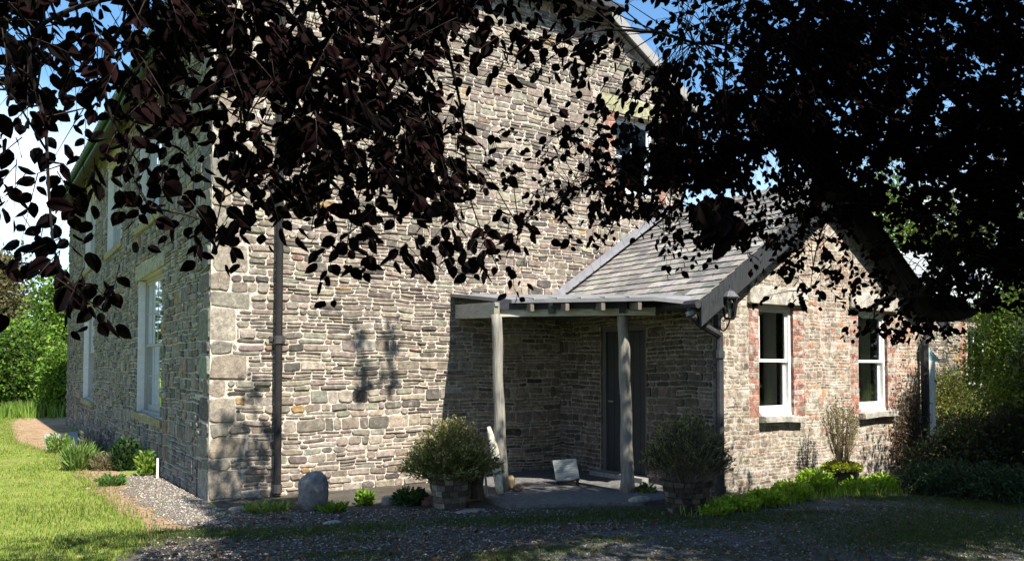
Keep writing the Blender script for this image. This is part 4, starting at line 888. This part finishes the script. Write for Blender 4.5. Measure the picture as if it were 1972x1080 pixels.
# ================================================================ COPPER BEECH
SUN_EL=math.radians(50); SUN_D=math.radians(0.5)
SV=Vector((math.sin(SUN_D)*math.cos(SUN_EL),-math.cos(SUN_D)*math.cos(SUN_EL),math.sin(SUN_EL)))
COV="""87468998855 88985435314 56899999999
77867988898 88866656405 46999999999
85778869998 87832344158 66999998899
66558885577 88740013469 89999999999
21145546588 78962325679 99999999999
21365537788 78973443799 99699979999
51447333676 76872246886 55579979899
15302156133 41344513314 57666567778
27100023004 42545200003 20364366899
00750000001 00000200000 00132567986
00230000000 00000000000 00000355300"""
rows=[[int(ch) for ch in r.replace(' ','')] for r in COV.split('\n')]
beech=None
tb=at(2600,HORIZ,9.4); tb.z=0
beech=empty('copper_beech_tree',tb,'large dark copper beech whose drooping purple-black leafy boughs hang across the top of the view','tree')
SK=[[(1500,-260,6),(1000,-160,4.2),(650,-60,3.6),(300,-20,3.2),(70,60,3.0),(88,250,2.95),(96,400,2.9),(110,500,2.9),(150,560,2.9),(200,600,2.9)],
[(1000,-160,4.2),(850,50,4),(760,230,3.8),(700,350,3.7),(668,470,3.7)],
[(650,-60,3.6),(520,120,3.5),(450,300,3.4),(415,440,3.4)],
[(850,50,4),(890,220,4.1),(905,380,4.2),(960,520,4.3)],
[(300,-20,3.2),(200,120,3.1),(240,300,3.1),(290,400,3.1)],
[(520,120,3.5),(600,250,3.6),(610,360,3.6),(600,440,3.6)],
[(1900,250,7.5),(1640,300,7.2),(1500,280,7),(1350,280,6.5),(1200,330,6),(1080,380,5.6),(1000,440,5.4)],
[(1500,-260,6),(1400,60,6.2),(1250,60,4.2),(1150,60,3.6),(1060,90,3.4)],
[(1400,60,6.2),(1380,250,6.2),(1300,350,5.9),(1290,450,5.6)],
[(1900,250,7.5),(1750,120,7),(1600,20,6.8)],
[(1640,300,7.2),(1580,450,6.8),(1560,560,6.6)],
[(1900,250,7.5),(1850,450,7.2),(1800,560,6.8),(1700,575,5),(1685,640,4.8)],
[(2150,200,8),(1950,420,7.4),(1960,560,7.2)],
[(1200,330,6),(1180,430,5.8),(1160,470,5.7)]]
SK.append([(1480,200,7.2),(1570,310,7.1),(1640,400,6.9),(1718,505,6.7),(1785,590,6.5),(1830,606,6.5),(1880,600,6.5)])
skel=[];mbb=MB()
top=Vector((tb.x-.3,tb.y+.2,4.2))
for li,pl in enumerate(SK):
    pts=[at(*p) for p in pl]; d=[]
    for i in range(len(pts)-1):
        for k in range(8):
            t=k/8; p0=pts[max(i-1,0)];p1_=pts[i];p2_=pts[i+1];p3=pts[min(i+2,len(pts)-1)]
            q=0.5*((2*p1_)+(p2_-p0)*t+(2*p0-5*p1_+4*p2_-p3)*t*t+(3*p1_-p0-3*p2_+p3)*t*t*t); d.append(q)
    d.append(pts[-1]); n=len(d); r0={14:.13,0:.012,6:.03,9:.03,11:.025,12:.03,7:.014}.get(li,.009)
    mbb.tube(d,[r0*(1-i/n)**(1.3 if li!=14 else .5)+.0022 for i in range(n)],6,(.016,.013,.012))
    skel+= [(q,i/n) for i,q in enumerate(d)]
roots=[at(1500,-260,6),at(1900,250,7.5),at(2150,200,8)]
bole=MB(); bole.tube([tb-ZA*.1,tb+ZA*.5,tb+Vector((-.1,.05,2.2)),top],[.62,.45,.38,.33],16,(.09,.085,.08)); 
bole.build('trunk',M['bark'],beech,True)
lm=MB()
for q,r in zip(roots,(.09,.10,.08)): lm.tube([top-ZA*.3,top.lerp(q,.4)+ZA*.3-YA*1.2,q],[r*1.8,r*1.2,r*.6],9,(.07,.065,.06))
for a,L in ((0,5),(3.6,7),(4.0,6),(4.8,5),(5.6,5)):
    e=top+Vector((math.cos(a)*L,math.sin(a)*L,1.2 if a>3 else 4.2))
    if project(np.array([e]))[1][0]>-60 and project(np.array([e]))[2][0]>0: continue
    lm.tube([top,top.lerp(e,.4)+ZA*.3-YA*.8,e],[.2,.12,.03],9,(.07,.065,.06))
lm.tube([top,top+Vector((.5,-.3,3)),top+Vector((1,-.6,6))],[.3,.2,.06],10,(.07,.065,.06)); lm.build('limb',M['bark'],beech,True)
SKP=np.array([tuple(q) for q,_ in skel])
cov={}
for j,r in enumerate(rows):
    for i,c in enumerate(r): cov[(i,j)]=[0,.12,.22,.33,.43,.54,.66,.78,.92,.992][c]
for i in range(-6,42):
    for j in range(-5,11):
        if (i,j) not in cov:
            if j<0: cov[(i,j)]=.85
            elif i<0: cov[(i,j)]=.5 if j<4 else .2
            elif i>32: cov[(i,j)]=.95 if j<9 else .3
need={k:-math.log(1-min(c,.985))*3600*(.80 if k[0]<9 else .93 if k[0]<19 else 1.0)*(.62 if c<.36 else 1.15 if c>.75 else 1) for k,c in cov.items()}
need={(2*i+a,2*j+b):v*.25*min(2.2,math.exp(rnd.gauss(-.12,.55))) for (i,j),v in need.items() for a in (0,1) for b in (0,1)}
rem=dict(need)
def dep(x,y):
    if y<180: a,b=900,1300
    else: a,b=880,1080
    t=min(max((x-a)/(b-a),0),1); t=t*t*(3-2*t)
    near=3.0+.8*min(max(x/900,0),1)+rnd.uniform(-.5,.9); far=5.5+1.3*min(max((x-1100)/400,0),1)+rnd.uniform(-.9,1.1)-(.6 if y<220 else 0)
    return near*(1-t)+far*t
keys=[k for k in rem if rem[k]>0]
LP_,LD_,LL_=[],[],[]
def leafadd(p,d,L):
    LP_.append(tuple(p));LD_.append(tuple(d));LL_.append(L)
tries=0; stale=0
pick_keys=keys[:]
while tries<24000:
    tries+=1
    if tries%300==1:
        pick_keys=[k for k in keys if rem[k]>need[k]*.03]
        wts=[rem[k] for k in pick_keys]
        if not pick_keys: break
    i,j=rnd.choices(pick_keys,wts)[0]
    if rem[(i,j)]<=0: continue
    x=(i+rnd.random())*30;y=(j+rnd.random())*30; d=dep(x,y); s=at(x,y,d)
    if 1150<x<1320 and 100<y<200 and False: continue
    dist=((SKP-np.array(s))**2).sum(1); m=int(dist.argmin()); a=Vector(SKP[m]); L0=math.sqrt(dist[m])
    out=(s-a).normalized() if L0>.05 else Vector((rnd.gauss(0,1),rnd.gauss(0,1),-.5)).normalized()
    dr=(out*.7+Vector((rnd.gauss(0,.35),rnd.gauss(0,.35),-.55))).normalized(); TL=rnd.uniform(.18,.38)
    start=s-dr*TL*.5; P=[start+dr*(TL*t/6)-ZA*(.10*(t/6)**2*TL) for t in range(7)]
    side=dr.cross(ZA).normalized(); acc=0
    nl=rnd.randint(6,10)
    for k in range(nl):
        t=(k+.5)/nl; q=P[min(int(t*6),5)].lerp(P[min(int(t*6),5)+1],t*6%1); sg=1 if k%2 else -1
        L=rnd.uniform(.055,.105)*(1.0-.25*t)*(1 if d<4.6 else .82); dd=(dr*.55+side*sg*.75+Vector((rnd.gauss(0,.3),rnd.gauss(0,.3),-.55+rnd.gauss(0,.25)))).normalized()
        if k==nl-1: dd=dr
        px,py,_=project(np.array([tuple(q+dd*L*.5)])); kk=(int(math.floor(px[0]/30)),int(math.floor(py[0]/30)))
        r_=rem.get(kk,0)
        if r_<=0: continue
        # interpolate softly at the borders of empty cells
        leafadd(q+dd*.008,dd,L); pxl=L*F/d; rem[kk]=r_-pxl*pxl*.74*.36; acc+=1
    if acc>=3:
        mbb.tube(P,[.0022*(1-i/8) for i in range(7)],4,(.03,.022,.02),False)
        if .05<L0<.55 and rnd.random()<.4:
            mid=a.lerp(start,.5)+ZA*.04*L0+Vector((rnd.gauss(0,.03),rnd.gauss(0,.03),0)); mbb.tube([a,mid,start],[.0045,.0032,.0022],4,(.03,.022,.02),False)
mbb.build('branch',M['bark'],beech)
# a close clump of big leaves
c=at(1385,395,2.3)
for k in range(46):
    o=c+Vector((rnd.gauss(0,.035),rnd.gauss(0,.03),rnd.gauss(-.02,.035))); leafadd(o,Vector((rnd.gauss(0,.5),rnd.gauss(0,.5),-1)).normalized(),rnd.uniform(.05,.075))
n=len(LP_); print('visible beech leaves',n,'tries',tries)
Pn=np.array(LP_);Dn=np.array(LD_);Ln=np.array(LL_)
BC=[(.011,.0035,.004),(.007,.003,.003),(.005,.0025,.0028),(.011,.004,.004),(.006,.004,.003),(.004,.0025,.003)]
shp=Pn[:,:2]+np.array([-math.sin(SUN_D),math.cos(SUN_D)])*(Pn[:,2:3]/math.tan(SUN_EL))
pyn=project(Pn)[1]; kp=~(((pyn<-10)|(project(Pn)[0]>1985))&(((shp[:,0]>4.8)&(shp[:,1]>-3.6))|(shp[:,1]>-.3)|((shp[:,0]>3.2)&(shp[:,1]>-2.2)))); Pn=Pn[kp];Dn=Dn[kp];Ln=Ln[kp];n=len(Pn)
leaves_round('leaf_spray',Pn,Dn,Ln,Ln*R.uniform(.58,.80,n),jitcol(BC,n),M['beech'],beech)
# overhead crown (outside the frame) that shades the drive
ns=260000; ncl=3400; tl=1/math.tan(SUN_EL); hd=np.array([-math.sin(SUN_D),math.cos(SUN_D)])
g0=np.stack([R.uniform(-9,17,ncl),R.uniform(-17,0.5,ncl)],1); g0[:500]=np.stack([R.uniform(3.0,9,500),R.uniform(-6,-2.2,500)],1); g0[500:800]=np.stack([R.uniform(-.3,5,300),R.uniform(-4,-.4,300)],1); zc=4.6+5.5*R.random(ncl)**.8
cc=np.zeros((ncl,3)); cc[:,:2]=g0-hd*(zc*tl)[:,None]; cc[:,2]=zc
i=R.integers(0,ncl,ns); P=cc[i]+R.normal(0,1,(ns,3))*np.array([.34,.34,.22])
px,py,a=project(P); vis=(a>0)&(px>-60)&(px<2030)&(py>-25)
sh=P[:,:2]+hd*(P[:,2]*tl)[:,None]; tg=math.tan(SUN_EL)/math.cos(SUN_D)
s=sh[:,0];t=sh[:,1]; keep=~vis
u=R.random(ncl)[i]
rej=np.zeros(ns,bool)
rej|=(s>-.2)&(s<3.2)&(t>-.25)&~((s<.75)&(t<.7)&(u<.55))
rej|=(s>=3.2)&(s<4.8)&(t>-2.3)&(u>.35)
rej|=(s>=4.45)&(s<9.9)&(t>-4.45)
rej|=(s>=3.2)&(s<9.9)&(t>-1.0)
rej|=(s<=-.2)&(t>-1.3)
rej|=(s<=-.5)&(t<=-1.3)&(t>-5)&(u>.16)
rej|=(s>1.2)&(s<3.2)&(t>-1.25)
rej|=(s>=3.2)&(s<4.8)&(t>-2.9)&(u>.3)
rej|=(s>-.6)&(s<6)&(t<=-.9)&(u>.72)&(t>-4.5)
rej|=(s>8.4)&(t>-3.6)&(s<15)&(u<.8)
rej|=P[:,2]<2.2
sx=[]
for s_,z_ in ((2.43,2.1),(2.44,1.8),(2.42,1.45),(1.98,1.95),(2.05,1.5),(2.0,1.3),(.55,1.3),(.3,.9),(.75,.7),(.5,.45)):
    k_=R.uniform(8,9); sx.append(np.array([s_,-k_*.643,z_+k_*.766])+R.normal(0,1,(26,3))*[.07,.07,.07])
sx=np.concatenate(sx); P=np.concatenate([P,sx]); keep=np.concatenate([keep,np.ones(len(sx),bool)]); rej=np.concatenate([rej,np.zeros(len(sx),bool)])
keep&=~rej; P=P[keep]; n=len(P); print('crown leaves',n)
L=R.uniform(.07,.13,n)*1.15; leaves('crown',P,unit(R.normal(0,1,(n,3))+[0,0,-.4]),L,L*.75,jitcol(BC,n),M['beech'],beech,False,.15)
# ================================================================ LIGHT, SKY, CAMERA
sl=bpy.data.lights.new('sun','SUN'); sl.energy=4.9; sl.angle=math.radians(.53); sl.color=(1,.94,.84); so=bpy.data.objects.new('sun',sl); C.objects.link(so)
so.rotation_euler=SV.to_track_quat('Z','Y').to_euler(); so.location=(0,-20,30)
w=bpy.data.worlds.new('World'); bpy.context.scene.world=w; w.use_nodes=True; nt=w.node_tree; bg=nt.nodes['Background']
sk=nt.nodes.new('ShaderNodeTexSky'); sk.sky_type='NISHITA'; sk.sun_disc=False; sk.sun_elevation=SUN_EL; sk.sun_rotation=math.pi-SUN_D; sk.ozone_density=1.6; sk.air_density=1.0; sk.dust_density=.4
tc=nt.nodes.new('ShaderNodeTexCoord'); mp=nt.nodes.new('ShaderNodeMapping'); mp.inputs['Scale'].default_value=(1,1,2.6); nt.links.new(tc.outputs['Generated'],mp.inputs['Vector'])
nz=nt.nodes.new('ShaderNodeTexNoise'); nz.inputs['Scale'].default_value=2.3; nz.inputs['Detail'].default_value=8; nz.inputs['Roughness'].default_value=.58; nt.links.new(mp.outputs[0],nz.inputs['Vector'])
rp=nt.nodes.new('ShaderNodeValToRGB'); rp.color_ramp.elements[0].position=.47; rp.color_ramp.elements[1].position=.60; nt.links.new(nz.outputs['Fac'],rp.inputs[0])
sp=nt.nodes.new('ShaderNodeSeparateXYZ'); nt.links.new(tc.outputs['Generated'],sp.inputs[0])
r2=nt.nodes.new('ShaderNodeMapRange'); r2.inputs['From Min'].default_value=.30; r2.inputs['From Max'].default_value=.15; nt.links.new(sp.outputs['Z'],r2.inputs['Value'])
mm=nt.nodes.new('ShaderNodeMath'); mm.operation='MULTIPLY'; nt.links.new(rp.outputs[0],mm.inputs[0]); nt.links.new(r2.outputs[0],mm.inputs[1])
m2=nt.nodes.new('ShaderNodeMath'); m2.operation='MULTIPLY_ADD'; nt.links.new(r2.outputs[0],m2.inputs[0]); m2.inputs[1].default_value=.35; nt.links.new(mm.outputs[0],m2.inputs[2]); m2.use_clamp=True
mx=nt.nodes.new('ShaderNodeMix'); mx.data_type='RGBA'; nt.links.new(m2.outputs[0],mx.inputs[0]); hs=nt.nodes.new('ShaderNodeMix'); hs.data_type='RGBA'; hs.blend_type='MULTIPLY'; hs.inputs[0].default_value=1; hs.inputs[7].default_value=(.85,1.18,1.35,1); nt.links.new(sk.outputs[0],hs.inputs[6]); nt.links.new(hs.outputs[2],mx.inputs[6]); mx.inputs[7].default_value=(9.5,9.8,10.3,1)
nt.links.new(mx.outputs[2],bg.inputs[0]); bg.inputs[1].default_value=.085
cd=bpy.data.cameras.new('camera'); co=bpy.data.objects.new('camera',cd); C.objects.link(co); co.location=CAM
co.matrix_world=Matrix(((rt.x,UP.x,-FWD.x,CAM.x),(rt.y,UP.y,-FWD.y,CAM.y),(rt.z,UP.z,-FWD.z,CAM.z),(0,0,0,1)))
cd.sensor_width=36; cd.lens=F/1972*36; cd.shift_y=(Y0-540)/1972; cd.clip_end=1500; cd.clip_start=.05
sc_=bpy.context.scene; sc_.camera=co; sc_.view_settings.view_transform='Standard'; sc_.view_settings.look='None'; sc_.view_settings.exposure=1.12; sc_.view_settings.gamma=1
sc_.cycles.max_bounces=6; sc_.cycles.transparent_max_bounces=16
